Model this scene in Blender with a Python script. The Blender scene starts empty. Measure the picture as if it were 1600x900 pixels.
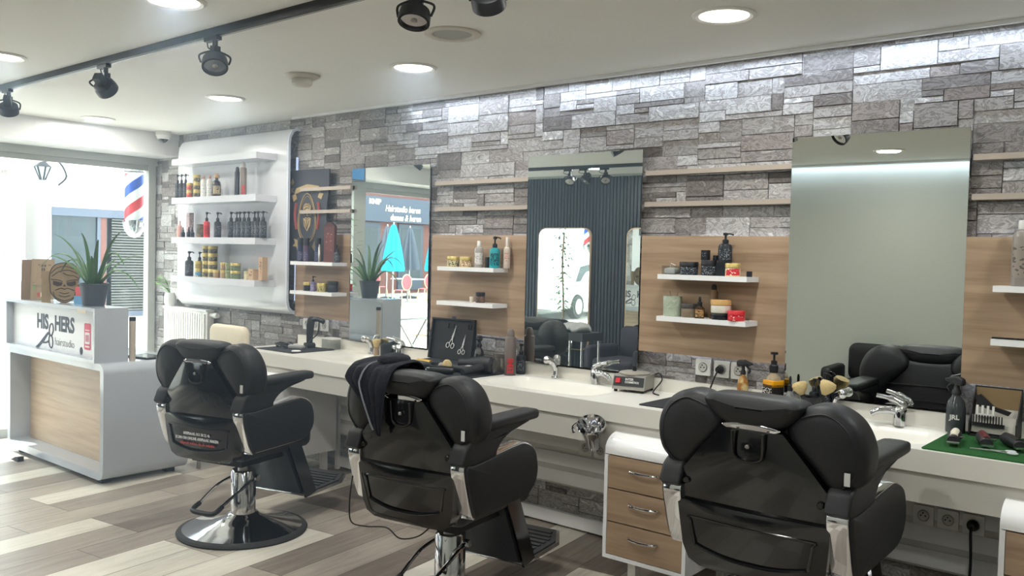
import bpy, bmesh, math, random
from mathutils import Vector, Matrix
random.seed(7)
SC = bpy.context.scene
COL = SC.collection
R = math.radians
PI = math.pi

# ---------------------------------------------------------------- camera, world, sun, exposure
cam = bpy.data.cameras.new('camera'); cam_o = bpy.data.objects.new('camera', cam); COL.objects.link(cam_o)
FPX = 1379.41
cam.sensor_width = 36.0; cam.lens = FPX * 36.0 / 1600.0; cam.clip_start = 0.05; cam.clip_end = 300
yaw, pitch, roll = R(39.788), R(-2.012), R(-1.3606)
_f = Vector((-math.sin(yaw) * math.cos(pitch), math.cos(yaw) * math.cos(pitch), math.sin(pitch)))
_r = Vector((math.cos(yaw), math.sin(yaw), 0)); _d = _f.cross(_r)
_r2 = _r * math.cos(roll) + _d * math.sin(roll); _d2 = -_r * math.sin(roll) + _d * math.cos(roll)
_m = Matrix((_r2, -_d2, -_f)).transposed().to_4x4(); _m.translation = Vector((0, -4.0, 1.51))
cam_o.matrix_world = _m
SC.camera = cam_o
SC.view_settings.view_transform = 'Standard'; SC.view_settings.look = 'None'
SC.view_settings.exposure = EXPOSURE = 0.5; SC.view_settings.gamma = 1.0; SC.view_settings.use_curve_mapping = False
SC.cycles.max_bounces = 10; SC.cycles.diffuse_bounces = 5; SC.cycles.glossy_bounces = 6
SC.cycles.transparent_max_bounces = 12; SC.cycles.sample_clamp_indirect = 6.0
SC.cycles.caustics_reflective = False; SC.cycles.caustics_refractive = False

W = bpy.data.worlds.new('sky'); SC.world = W; W.use_nodes = True
bg = W.node_tree.nodes['Background']; bg.inputs[0].default_value = (0.88, 0.95, 1.0, 1); bg.inputs[1].default_value = 7.0
sun = bpy.data.lights.new('sun', 'SUN'); sun.energy = 14.0; sun.angle = R(0.6); sun.color = (1, 0.98, 0.94)
sun_o = bpy.data.objects.new('sun', sun); COL.objects.link(sun_o)
sun_o.rotation_euler = Vector((0.38, 0.12, -0.92)).to_track_quat('-Z', 'Y').to_euler()
por = bpy.data.lights.new('window_portal', 'AREA'); por.shape = 'RECTANGLE'; por.size = 4.7; por.size_y = 2.2
por.cycles.is_portal = True
por_o = bpy.data.objects.new('window_portal', por); COL.objects.link(por_o)
por_o.location = (-7.50, -2.42, 1.17); por_o.rotation_euler = (R(90), 0, R(-90))
DOWN_W, COVE_W, LED_E = 9.5, 14.0, 3.0

# ---------------------------------------------------------------- materials
def lin(c):
    c = c / 255.0
    return c / 12.92 if c <= 0.04045 else ((c + 0.055) / 1.055) ** 2.4
def rgb(*c): return (lin(c[0]), lin(c[1]), lin(c[2]), 1)
def nn(m, t, **kw):
    n = m.node_tree.nodes.new(t)
    for k, v in kw.items():
        if k in n.inputs: n.inputs[k].default_value = v
        else: setattr(n, k, v)
    return n
def lk(m, a, b): m.node_tree.links.new(a, b)
MATS = {}
def P(name, c, rough=0.5, metal=0.0, var=0.06, scale=30.0, bump=0.0, coat=0.0, trans=0.0, ior=1.45, emit=None, es=0.0, alpha=1.0):
    if name in MATS: return MATS[name]
    m = bpy.data.materials.new(name); m.use_nodes = True; MATS[name] = m
    b = m.node_tree.nodes['Principled BSDF']
    base = rgb(*c)
    b.inputs['Base Color'].default_value = base
    b.inputs['Roughness'].default_value = rough; b.inputs['Metallic'].default_value = metal
    b.inputs['Coat Weight'].default_value = coat; b.inputs['Transmission Weight'].default_value = trans; b.inputs['IOR'].default_value = ior
    b.inputs['Alpha'].default_value = alpha
    if emit: b.inputs['Emission Color'].default_value = rgb(*emit); b.inputs['Emission Strength'].default_value = es
    if var or bump:
        tc = nn(m, 'ShaderNodeTexCoord'); no = nn(m, 'ShaderNodeTexNoise', Scale=scale, Detail=4.0)
        lk(m, tc.outputs['Object'], no.inputs['Vector'])
        if var:
            mx = nn(m, 'ShaderNodeMix', data_type='RGBA')
            mx.inputs[6].default_value = tuple(max(0, x * (1 - var)) for x in base[:3]) + (1,)
            mx.inputs[7].default_value = tuple(min(1, x * (1 + var)) for x in base[:3]) + (1,)
            lk(m, no.outputs['Fac'], mx.inputs[0]); lk(m, mx.outputs[2], b.inputs['Base Color'])
        if bump:
            bp = nn(m, 'ShaderNodeBump', Strength=bump, Distance=0.01); lk(m, no.outputs['Fac'], bp.inputs['Height']); lk(m, bp.outputs[0], b.inputs['Normal'])
    return m
def ramp(m, stops):
    r = nn(m, 'ShaderNodeValToRGB'); cr = r.color_ramp
    while len(cr.elements) < len(stops): cr.elements.new(0.5)
    for e, (p, c) in zip(cr.elements, stops): e.position = p; e.color = rgb(*c)
    return r
def wood(name, c1, c2, axis='X', rough=0.45, scale=1.0):
    m = P(name, c1, rough, var=0); b = m.node_tree.nodes['Principled BSDF']
    tc = nn(m, 'ShaderNodeTexCoord'); mp = nn(m, 'ShaderNodeMapping')
    s = {'X': (1.2, 14, 22), 'Y': (14, 1.2, 22), 'Z': (14, 22, 1.2)}[axis]
    mp.inputs['Scale'].default_value = tuple(v * scale for v in s)
    lk(m, tc.outputs['Object'], mp.inputs[0])
    n1 = nn(m, 'ShaderNodeTexNoise', Scale=1.0, Detail=6.0, Distortion=0.6); lk(m, mp.outputs[0], n1.inputs['Vector'])
    n2 = nn(m, 'ShaderNodeTexNoise', Scale=4.0, Detail=5.0); lk(m, mp.outputs[0], n2.inputs['Vector'])
    ad = nn(m, 'ShaderNodeMath', operation='MULTIPLY_ADD'); lk(m, n2.outputs['Fac'], ad.inputs[0]); ad.inputs[1].default_value = 0.35
    lk(m, n1.outputs['Fac'], ad.inputs[2])
    mid = tuple((a + d) / 2 for a, d in zip(c1, c2))
    r = ramp(m, [(0.45, c2), (0.62, mid), (0.85, c1)]); lk(m, ad.outputs[0], r.inputs[0]); lk(m, r.outputs[0], b.inputs['Base Color'])
    return m
def stone_mat():
    m = P('ledge_stone', (150, 148, 145), 0.75, var=0); b = m.node_tree.nodes['Principled BSDF']
    geo = nn(m, 'ShaderNodeNewGeometry'); tc = nn(m, 'ShaderNodeTexCoord')
    r = ramp(m, [(0.0, (106, 101, 99)), (0.25, (140, 136, 133)), (0.5, (164, 162, 160)), (0.8, (186, 186, 186)), (1.0, (132, 124, 119))])
    lk(m, geo.outputs['Random Per Island'], r.inputs[0])
    mp = nn(m, 'ShaderNodeMapping'); mp.inputs['Scale'].default_value = (9, 9, 16); mp.inputs['Rotation'].default_value = (0, 0.45, 0); lk(m, tc.outputs['Object'], mp.inputs[0])
    cmb = nn(m, 'ShaderNodeVectorMath', operation='ADD'); mul = nn(m, 'ShaderNodeMath', operation='MULTIPLY'); mul.inputs[1].default_value = 40
    lk(m, geo.outputs['Random Per Island'], mul.inputs[0]); lk(m, mp.outputs[0], cmb.inputs[0]); lk(m, mul.outputs[0], cmb.inputs[1])
    n = nn(m, 'ShaderNodeTexNoise', Scale=1.3, Detail=8.0, Distortion=1.6, Roughness=0.65); lk(m, cmb.outputs[0], n.inputs['Vector'])
    vr = ramp(m, [(0.28, (96, 95, 96)), (0.47, (196, 194, 193)), (0.53, (128, 124, 122)), (0.62, (205, 203, 202)), (0.72, (242, 241, 240))]); lk(m, n.outputs['Fac'], vr.inputs[0])
    mx = nn(m, 'ShaderNodeMix', data_type='RGBA', blend_type='OVERLAY'); mx.inputs[0].default_value = 0.85
    lk(m, r.outputs[0], mx.inputs[6]); lk(m, vr.outputs[0], mx.inputs[7]); lk(m, mx.outputs[2], b.inputs['Base Color'])
    bp = nn(m, 'ShaderNodeBump', Strength=0.55, Distance=0.012); lk(m, n.outputs['Fac'], bp.inputs['Height']); lk(m, bp.outputs[0], b.inputs['Normal'])
    return m
def floor_mat():
    m = P('plank_floor', (150, 142, 132), 0.38, var=0); b = m.node_tree.nodes['Principled BSDF']
    tc = nn(m, 'ShaderNodeTexCoord'); mp = nn(m, 'ShaderNodeMapping'); mp.inputs['Rotation'].default_value = (0, 0, R(-97.3)); mp.inputs['Location'].default_value = (0.17, 0.08, 0)
    lk(m, tc.outputs['Object'], mp.inputs[0])
    br = nn(m, 'ShaderNodeTexBrick', offset=0.37, offset_frequency=3, squash=1.0)
    br.inputs['Scale'].default_value = 1.0; br.inputs['Brick Width'].default_value = 0.93; br.inputs['Row Height'].default_value = 0.215
    br.inputs['Mortar Size'].default_value = 0.0022; br.inputs['Mortar Smooth'].default_value = 0.1; br.inputs['Bias'].default_value = 0.0
    br.inputs['Color1'].default_value = (0, 0, 0, 1); br.inputs['Color2'].default_value = (1, 1, 1, 1); br.inputs['Mortar'].default_value = (0.3, 0.3, 0.3, 1)
    lk(m, mp.outputs[0], br.inputs['Vector'])
    sc = nn(m, 'ShaderNodeMapping'); sc.inputs['Scale'].default_value = (1.6, 16, 1); lk(m, mp.outputs[0], sc.inputs[0])
    off = nn(m, 'ShaderNodeVectorMath', operation='MULTIPLY_ADD'); lk(m, br.outputs['Color'], off.inputs[0]); off.inputs[1].default_value = (31, 17, 0); lk(m, sc.outputs[0], off.inputs[2])
    n = nn(m, 'ShaderNodeTexNoise', Scale=1.5, Detail=7.0, Distortion=0.9, Roughness=0.6); lk(m, off.outputs[0], n.inputs['Vector'])
    ad = nn(m, 'ShaderNodeMath', operation='MULTIPLY_ADD'); ad.inputs[1].default_value = 0.75
    sb = nn(m, 'ShaderNodeMath', operation='SUBTRACT'); lk(m, n.outputs['Fac'], sb.inputs[0]); sb.inputs[1].default_value = 0.5
    lk(m, sb.outputs[0], ad.inputs[0]); lk(m, br.outputs['Color'], ad.inputs[2])
    r = ramp(m, [(0.0, (112, 102, 94)), (0.3, (146, 136, 126)), (0.6, (172, 163, 151)), (0.85, (200, 194, 181)), (1.0, (212, 207, 195))]); lk(m, ad.outputs[0], r.inputs[0])
    mx = nn(m, 'ShaderNodeMix', data_type='RGBA'); lk(m, br.outputs['Fac'], mx.inputs[0]); lk(m, r.outputs[0], mx.inputs[6]); mx.inputs[7].default_value = rgb(70, 64, 60)
    lk(m, mx.outputs[2], b.inputs['Base Color'])
    return m
def glass_thin(name, tint=(240, 246, 246), refl=0.06):
    m = bpy.data.materials.new(name); m.use_nodes = True; MATS[name] = m
    nt = m.node_tree; nt.nodes.remove(nt.nodes['Principled BSDF'])
    t = nn(m, 'ShaderNodeBsdfTransparent', Color=rgb(*tint)); g = nn(m, 'ShaderNodeBsdfGlossy', Roughness=0.0); mx = nn(m, 'ShaderNodeMixShader')
    lw = nn(m, 'ShaderNodeLayerWeight', Blend=0.12); mu = nn(m, 'ShaderNodeMath', operation='MULTIPLY_ADD'); mu.inputs[1].default_value = 0.35; mu.inputs[2].default_value = refl * 0.4
    lk(m, lw.outputs['Facing'], mu.inputs[0]); lk(m, mu.outputs[0], mx.inputs[0])
    lk(m, t.outputs[0], mx.inputs[1]); lk(m, g.outputs[0], mx.inputs[2]); lk(m, mx.outputs[0], nt.nodes['Material Output'].inputs[0])
    return m
def emis(name, c, s):
    m = bpy.data.materials.new(name); m.use_nodes = True; MATS[name] = m
    nt = m.node_tree; nt.nodes.remove(nt.nodes['Principled BSDF'])
    e = nn(m, 'ShaderNodeEmission', Color=rgb(*c), Strength=s); lk(m, e.outputs[0], nt.nodes['Material Output'].inputs[0])
    return m
def camo(name, cols, scale=22.0):
    m = P(name, cols[0], 0.5, var=0); b = m.node_tree.nodes['Principled BSDF']
    tc = nn(m, 'ShaderNodeTexCoord'); n = nn(m, 'ShaderNodeTexNoise', Scale=scale, Detail=1.0); lk(m, tc.outputs['Object'], n.inputs['Vector'])
    r = ramp(m, [(0.0, cols[0]), (0.47, cols[1]), (0.55, cols[2])]); r.color_ramp.interpolation = 'CONSTANT'
    lk(m, n.outputs['Fac'], r.inputs[0]); lk(m, r.outputs[0], b.inputs['Base Color']); return m
def printed(name, bgc, fgc, sx=60.0, sz=160.0, thr=0.52):
    """small blocks of print on a label"""
    sx, sz = sx * 1.9, sz * 1.9; m = P(name, bgc, 0.5, var=0); b = m.node_tree.nodes['Principled BSDF']
    tc = nn(m, 'ShaderNodeTexCoord'); mp = nn(m, 'ShaderNodeMapping'); mp.inputs['Scale'].default_value = (sx, sx, sz); lk(m, tc.outputs['Object'], mp.inputs[0])
    n = nn(m, 'ShaderNodeTexNoise', Scale=1.0, Detail=1.0); lk(m, mp.outputs[0], n.inputs['Vector'])
    r = ramp(m, [(0.0, bgc), (thr, fgc)]); r.color_ramp.interpolation = 'CONSTANT'
    lk(m, n.outputs['Fac'], r.inputs[0]); lk(m, r.outputs[0], b.inputs['Base Color']); return m

stone = stone_mat(); floor_m = floor_mat()
white = P('white_lacquer', (232, 232, 232), 0.3, coat=0.2, var=0.02)
desk_w = P('desk_white', (176, 182, 190), 0.2, coat=0.4, var=0.02)
white_g = P('white_gloss', (238, 238, 238), 0.12, coat=0.6, var=0.02)
corian = P('cream_solid_surface', (222, 219, 210), 0.28, var=0.02)
ceil_m = P('ceiling_paint', (234, 233, 228), 0.9, var=0.02, scale=3)
wallp = P('wall_paint', (180, 182, 174), 0.85, var=0.02, scale=3)
plast_w = P('white_plastic', (228, 227, 222), 0.4, var=0.02)
oak = wood('oak_panel', (172, 147, 122), (140, 115, 92))
oak_l = wood('oak_front', (204, 182, 156), (176, 150, 124))
leather = P('black_leather', (21, 22, 25), 0.5, var=0.15, scale=220, bump=0.08)
gloss_b = P('gloss_black_plastic', (13, 14, 16), 0.16, coat=0.5, var=0.1)
matte_b = P('matte_black_plastic', (24, 25, 28), 0.5, var=0.1)
black_m = P('black_metal', (30, 31, 34), 0.45, metal=0.3, var=0.1)
dark_rub = P('dark_rubber', (44, 44, 46), 0.7, var=0.1)
chrome = P('chrome', (214, 214, 216), 0.08, metal=1.0, var=0)
bright = P('polished_steel', (226, 226, 226), 0.3, metal=0.55, var=0)
steel = P('brushed_steel', (170, 168, 164), 0.3, metal=1.0, var=0.05)
dchrome = P('dark_chrome', (96, 97, 100), 0.15, metal=1.0, var=0)
mirror_m = P('mirror_silver', (226, 230, 226), 0.0, metal=1.0, var=0)
glassm = glass_thin('window_glass')
clearp = glass_thin('clear_plastic', (225, 228, 226), 0.2)
alu_b = P('beige_aluminium', (172, 160, 148), 0.4, metal=0.2, var=0.03)
frame_g = P('grey_window_frame', (168, 170, 164), 0.5, var=0.04)
slat_b = P('black_slat', (34, 40, 48), 0.5, var=0.1)
mat_b = P('black_mat', (34, 36, 40), 0.8, var=0.2, scale=150, bump=0.2)
terrac = P('navy_cloth', (22, 25, 34), 0.95, var=0.25, scale=90, bump=0.4)
led_w = emis('led_white', (232, 240, 255), LED_E)
down_e = emis('downlight_glow', (255, 246, 228), 6.0)
ink = P('dark_ink', (62, 68, 82), 0.6, var=0)
gold = P('gold_tin', (196, 176, 110), 0.35, metal=0.5, var=0.06)
navy = P('black_bottle', (26, 30, 38), 0.35, var=0.08)
red = P('red_plastic', (196, 40, 48), 0.35, var=0.05)
lab_w = printed('white_print', (26, 30, 38), (150, 155, 162), 70, 170, 0.6)
lab_k = printed('black_print', (22, 24, 28), (205, 196, 160), 110, 130, 0.58)
lab_red = printed('red_print', (190, 34, 44), (236, 226, 214), 50, 110, 0.6)
lab_blue = printed('blue_print', (40, 130, 180), (220, 230, 235), 50, 110, 0.6)
lab_dw = printed('dark_on_white_print', (226, 226, 222), (60, 64, 66), 60, 120, 0.62)
green_l = P('aloe_leaf', (74, 110, 66), 0.5, var=0.25, scale=40)
turf_m = P('green_turf', (28, 92, 34), 0.95, var=0.4, scale=300, bump=1.0)
panel_w = P('panel_lacquer', (204, 206, 211), 0.2, coat=0.5, var=0.02)
kraft = P('kraft_card', (184, 154, 124), 0.8, var=0.05)
bristle = P('bristle', (208, 184, 132), 0.9, var=0.3, scale=200, bump=0.6)
amber = P('amber_liquid', (214, 150, 22), 0.12, var=0.05)

# ---------------------------------------------------------------- geometry helpers
class MB:
    def __init__(s): s.bm = bmesh.new()
    def _bev(s, geom, bev, seg, ang=0.6):
        if bev <= 0: return
        ed = set()
        for v in geom:
            for e in v.link_edges: ed.add(e)
        ed = [e for e in ed if len(e.link_faces) == 2 and e.calc_face_angle(0) > ang]
        if ed: bmesh.ops.bevel(s.bm, geom=ed, offset=bev, segments=seg, profile=0.5, affect='EDGES', clamp_overlap=True)
    def box(s, a, b, bev=0.0, seg=2, M=None):
        a, b = Vector(a), Vector(b)
        v = [s.bm.verts.new((x, y, z)) for x in (a.x, b.x) for y in (a.y, b.y) for z in (a.z, b.z)]
        if M is not None:
            for q in v: q.co = M @ q.co
        for f in ((0, 1, 3, 2), (4, 6, 7, 5), (0, 4, 5, 1), (2, 3, 7, 6), (0, 2, 6, 4), (1, 5, 7, 3)):
            s.bm.faces.new([v[i] for i in f])
        s._bev(v, bev, seg); return s
    def loft(s, loops, cap=True):
        rows = [[s.bm.verts.new(p) for p in L] for L in loops]
        n = len(rows[0])
        for A, B in zip(rows, rows[1:]):
            for i in range(n):
                j = (i + 1) % n
                s.bm.faces.new((A[i], A[j], B[j], B[i]))
        if cap:
            if len(set(tuple(p.co) for p in rows[0])) > 2: s.bm.faces.new(list(reversed(rows[0])))
            if len(set(tuple(p.co) for p in rows[-1])) > 2: s.bm.faces.new(rows[-1])
        return s
    def lathe(s, prof, c=(0, 0, 0), seg=24, M=None, a0=0.0, a1=2 * PI):
        c = Vector(c); full = abs(a1 - a0 - 2 * PI) < 1e-6
        n = seg if full else seg + 1
        rows = []
        for r, z in prof:
            L = []
            for i in range(n):
                t = a0 + (a1 - a0) * i / seg
                p = Vector((max(r, 1e-5) * math.cos(t), max(r, 1e-5) * math.sin(t), z))
                if M is not None: p = M @ p
                L.append(s.bm.verts.new(p + c))
            rows.append(L)
        for A, B in zip(rows, rows[1:]):
            for i in range(n if full else n - 1):
                j = (i + 1) % n
                s.bm.faces.new((A[i], A[j], B[j], B[i]))
        if full:
            if prof[0][0] > 1e-4: s.bm.faces.new(list(reversed(rows[0])))
            if prof[-1][0] > 1e-4: s.bm.faces.new(rows[-1])
        return s
    def cyl(s, a, b, r, r2=None, seg=16, bev=0.0):
        a, b = Vector(a), Vector(b); d = b - a; L = d.length; r2 = r if r2 is None else r2
        M = d.to_track_quat('Z', 'Y').to_matrix()
        if bev: prof = [(r - bev, 0), (r, bev), (r2, L - bev), (r2 - bev, L)]
        else: prof = [(r, 0), (r2, L)]
        return s.lathe(prof, a, seg, M)
    def tube(s, pts, r, seg=8, closed=False):
        pts = [Vector(p) for p in pts]; n = len(pts); loops = []; up = None
        for i, p in enumerate(pts):
            if closed: t = pts[(i + 1) % n] - pts[i - 1]
            else: t = pts[min(i + 1, n - 1)] - pts[max(i - 1, 0)]
            t.normalize()
            if up is None:
                up = Vector((0, 0, 1)) if abs(t.z) < 0.9 else Vector((1, 0, 0))
            u = (up - t * up.dot(t)).normalized(); w = t.cross(u); up = u
            rr = r[i] if isinstance(r, (list, tuple)) else r
            loops.append([p + (u * math.cos(2 * PI * k / seg) + w * math.sin(2 * PI * k / seg)) * rr for k in range(seg)])
        if closed: loops.append([q.copy() for q in loops[0]])
        s.loft(loops, not closed); return s
    def prism(s, poly, fn, lo, hi, bev=0.0, seg=2):
        A = [s.bm.verts.new(fn(a, b, lo)) for a, b in poly]; B = [s.bm.verts.new(fn(a, b, hi)) for a, b in poly]; n = len(poly)
        for i in range(n):
            j = (i + 1) % n; s.bm.faces.new((A[i], A[j], B[j], B[i]))
        s.bm.faces.new(list(reversed(A))); s.bm.faces.new(B)
        s._bev(A + B, bev, seg); return s
    def slab(s, poly, fn, lo, hi, r, bulge=0.0, bulge_lo=None, n=3, sc_in=False):
        """a slab with rounded rims and softly bulging faces; poly is a dense 2-D outline"""
        if bulge_lo is None: bulge_lo = bulge
        N = len(poly); P2 = [Vector(p) for p in poly]
        area = sum(P2[i].x * P2[(i + 1) % N].y - P2[(i + 1) % N].x * P2[i].y for i in range(N))
        if area < 0: P2.reverse()
        nor = []
        for i in range(N):
            t = (P2[(i + 1) % N] - P2[i - 1]).normalized(); nor.append(Vector((-t.y, t.x)))
        c = sum(P2, Vector((0, 0))) / N
        Rm = sum((p - c).length for p in P2) / N
        def ring(off, t, sc=1.0):
            if sc_in: return [fn(*(c + (P2[i] - c) * (sc * (1 - off / Rm))), t) for i in range(N)]
            return [fn(*(c + (P2[i] + nor[i] * off - c) * sc), t) for i in range(N)]
        loops = []
        for k in (0.35, 0.7): loops.append(ring(r, lo - bulge_lo * (1 - k * k), k))
        for k in range(n, -1, -1):
            th = (PI / 2) * k / n; loops.append(ring(r * (1 - math.cos(th)), lo + r - r * math.sin(th)))
        for k in range(0, n + 1):
            th = (PI / 2) * k / n; loops.append(ring(r * (1 - math.cos(th)), hi - r + r * math.sin(th)))
        for k in (0.7, 0.35): loops.append(ring(r, hi + bulge * (1 - k * k), k))
        s.loft(loops); return s
    def ball(s, c, r, sx=1, sy=1, sz=1, seg=16, M=None):
        prof = [(r * math.cos(t), r * math.sin(t)) for t in [(-PI / 2) + PI * k / 10 for k in range(11)]]
        S = Matrix.Diagonal((sx, sy, sz)); S = (M @ S) if M is not None else S
        return s.lathe(prof, c, seg, S)
    def build(s, name, m, parent=None, label=None, ang=40, loc=None):
        bmesh.ops.recalc_face_normals(s.bm, faces=s.bm.faces)
        for e in s.bm.edges:
            e.smooth = len(e.link_faces) == 2 and e.calc_face_angle(0) < R(ang)
        for f in s.bm.faces: f.smooth = True
        me = bpy.data.meshes.new(name); s.bm.to_mesh(me); s.bm.free()
        me.materials.append(m)
        o = bpy.data.objects.new(name, me); COL.objects.link(o)
        if parent is not None: o.parent = parent
        if label: o['label'] = label
        if loc is not None: o.location = loc
        return o
XY = lambda a, b, t: (a, b, t)
XZ = lambda a, b, t: (a, t, b)
YZ = lambda a, b, t: (t, a, b)
def spline(pts, n=8, closed=False):
    pts = [Vector(p) for p in pts]; N = len(pts); out = []
    rng = range(N) if closed else range(N - 1)
    for i in rng:
        if closed: p0, p1, p2, p3 = pts[i - 1], pts[i], pts[(i + 1) % N], pts[(i + 2) % N]
        else: p0, p1, p2, p3 = pts[max(i - 1, 0)], pts[i], pts[i + 1], pts[min(i + 2, N - 1)]
        for k in range(n):
            t = k / n; out.append(0.5 * ((2 * p1) + (p2 - p0) * t + (2 * p0 - 5 * p1 + 4 * p2 - p3) * t * t + (3 * p1 - p0 - 3 * p2 + p3) * t ** 3))
    if not closed: out.append(pts[-1])
    return out
def rrect(x0, y0, x1, y1, r, n=5):
    out = []
    for cx, cy, a in ((x1 - r, y0 + r, -90), (x1 - r, y1 - r, 0), (x0 + r, y1 - r, 90), (x0 + r, y0 + r, 180)):
        for k in range(n + 1): out.append((cx + r * math.cos(R(a + 90 * k / n)), cy + r * math.sin(R(a + 90 * k / n))))
    return out
def thing(name, label, cat, loc=(0, 0, 0), rz=0.0, group=None):
    o = bpy.data.objects.new(name, None); COL.objects.link(o); o.empty_display_size = 0.1
    o.location = loc; o.rotation_euler = (0, 0, R(rz)); return tag(o, label, cat, group)
def tag(o, label=None, cat=None, group=None, kind=None):
    if label: o['label'] = label
    if cat: o['category'] = cat
    if group: o['group'] = group
    if kind: o['kind'] = kind
    return o
def struct(name, mb, m, label=None, ang=40):
    o = mb.build(name, m, ang=ang); o['kind'] = 'structure'
    if label: o['label'] = label
    return o
def copy_tree(o, parent=None):
    c = o.copy(); COL.objects.link(c)
    if parent is not None: c.parent = parent
    for ch in [x for x in bpy.data.objects if x.parent == o]: copy_tree(ch, c)
    return c
def dup(o, loc, rz=None, label=None, group=None):
    c = copy_tree(o); c.location = loc
    if rz is not None: c.rotation_euler = (0, 0, R(rz))
    return tag(c, label, None, group)
def text(body, size, m, parent, loc, rot, name='lettering', ext=0.0006, off=0.0, sx=1.0, align='LEFT', shear=0.0):
    cu = bpy.data.curves.new(name, 'FONT'); cu.body = body; cu.size = size; cu.extrude = ext; cu.offset = off; cu.align_x = align; cu.shear = shear
    cu.resolution_u = 3
    tmp = bpy.data.objects.new(name, cu); me = bpy.data.meshes.new_from_object(tmp); bpy.data.objects.remove(tmp)
    me.materials.clear(); me.materials.append(m)
    o = bpy.data.objects.new(name, me); COL.objects.link(o); o.parent = parent; o.location = loc; o.rotation_euler = rot; o.scale = (sx, 1, 1)
    return o

# ---------------------------------------------------------------- the room
X0, X1, Y0, CH = -7.46, 2.3, -4.85, 2.485
def stone_wall():
    m = MB(); m.box((X0 - 0.2, 0.0, -0.02), (X1, 0.12, CH + 0.05))
    ux, uz = 0.029, 0.0262
    nx, nz = int((X1 - X0 + 0.2) / ux) + 1, int(CH / uz) + 1
    occ = [[False] * nx for _ in range(nz)]
    rnd = random.Random(11)
    for j in range(nz):
        i = 0
        while i < nx:
            if occ[j][i]: i += 1; continue
            h = rnd.choices((1, 2, 3, 4), (0.26, 0.44, 0.24, 0.06))[0]
            w = rnd.randint(4, 11) if h < 3 else rnd.randint(6, 10)
            h = min(h, nz - j); k = 0
            while k < w and i + k < nx and not occ[j][i + k]: k += 1
            w = k
            if i + w < nx and not occ[j][i + w] and (i + w + 1 >= nx or occ[j][i + w + 1]): w += 1
            while h > 1 and any(occ[j + q][i + k] for q in range(h) for k in range(w)): h -= 1
            for q in range(h):
                for k in range(w): occ[j + q][i + k] = True
            x0, z0 = X0 - 0.1 + i * ux, j * uz
            x1, z1 = min(x0 + w * ux, X1), min(z0 + h * uz, CH)
            d = rnd.uniform(0.002, 0.0125); t = rnd.uniform(-0.0022, 0.0022); u = rnd.uniform(-0.0015, 0.0015)
            g = 0.0006
            p = [(x0 + g, 0.002, z0 + g), (x1 - g, 0.002, z0 + g), (x1 - g, 0.002, z1 - g), (x0 + g, 0.002, z1 - g)]
            e = 0.0016
            q = [(x0 + g + e, -d - t - u, z0 + g + e), (x1 - g - e, -d + t - u, z0 + g + e), (x1 - g - e, -d + t + u, z1 - g - e), (x0 + g + e, -d - t + u, z1 - g - e)]
            m.loft([p, q])
            i += w
    return struct('wall_back', m, stone, 'grey stacked ledgestone wall behind the mirrors', ang=20)
stone_wall()
struct('floor', MB().box((X0 - 0.1, Y0 - 0.1, -0.1), (X1 + 0.1, 0.1, 0)), floor_m)
struct('ceiling', MB().box((X0 - 0.1, Y0 - 0.1, CH), (X1 + 0.1, 0.12, CH + 0.1)), ceil_m)
struct('wall_right', MB().box((X1, Y0, 0), (X1 + 0.1, 0, CH)), wallp)
struct('wall_front', MB().box((X0 - 0.1, Y0 - 0.1, 0), (X1, Y0, CH)), wallp)
m = MB(); 
for k in range(89):
    x = X0 + 0.02 + k * 0.0435
    m.box((x, Y0 - 0.001, 0.0), (x + 0.027, Y0 + 0.022, CH - 0.03))
m.box((X0, Y0 - 0.001, 0), (X0 + 3.89, Y0 + 0.004, CH - 0.03))
struct('trim_2', m, slat_b, 'black vertical slat cladding on the wall opposite the mirrors')
struct('trim_1', MB().box((X0, 0.0, 2.30), (X0 + 0.39, Y0, CH + 0.001), 0.002), white, 'white boxed beam above the shop window')
struct('trim_3', MB().box((-5.36, -0.10, CH - 0.018), (X1, -0.084, CH - 0.001), 0.002), white, 'white light cove profile where stone wall meets ceiling')
struct('baseboard_back', MB().box((-4.86, -0.035, 0.015), (X1, -0.0, 0.085), 0.004), white)
# shop window
w = thing('window_1', 'glazed shop front of the salon with grey frame', 'window'); w['kind'] = 'structure'
m = MB()
m.box((X0 - 0.05, Y0, 2.235), (X0 + 0.03, 0.0, 2.30), 0.004)
m.box((X0 - 0.05, -0.085, 0.07), (X0 + 0.03, -0.02, 2.235), 0.004)
m.box((X0 - 0.05, -2.73, 0.07), (X0 + 0.03, -2.56, 2.235), 0.004)
m.box((X0 - 0.05, Y0, 0.07), (X0 + 0.03, Y0 + 0.07, 2.235), 0.004)
m.box((X0 - 0.05, Y0, -0.02), (X0 + 0.03, 0.0, 0.07), 0.004)
m.box((X0 - 0.02, Y0, 2.19), (X0 + 0.012, -0.03, 2.235), 0.003)
m.build('window_frame', frame_g, w)
for a, b in ((-2.56, -0.085), (Y0 + 0.07, -2.73)):
    MB().box((X0 - 0.014, a, 0.07), (X0 - 0.006, b, 2.19)).build('glass_pane', glassm, w)
vinyl = bpy.data.materials.new('cream_vinyl'); vinyl.use_nodes = True; vinyl.node_tree.nodes.remove(vinyl.node_tree.nodes['Principled BSDF'])
tl = nn(vinyl, 'ShaderNodeBsdfTranslucent', Color=rgb(246, 240, 224)); lk(vinyl, tl.outputs[0], vinyl.node_tree.nodes['Material Output'].inputs[0])
text('KNIP', 0.075, vinyl, w, (X0 - 0.017, -2.83, 2.075), (R(90), 0, R(-90)), 'window_lettering', sx=1.1, off=0.004)
lt = vinyl
text('Hairstudio heren', 0.105, lt, w, (X0 - 0.017, -3.08, 2.0), (R(90), 0, R(-90)), 'window_lettering', sx=0.8, shear=0.25, off=0.001)
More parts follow.
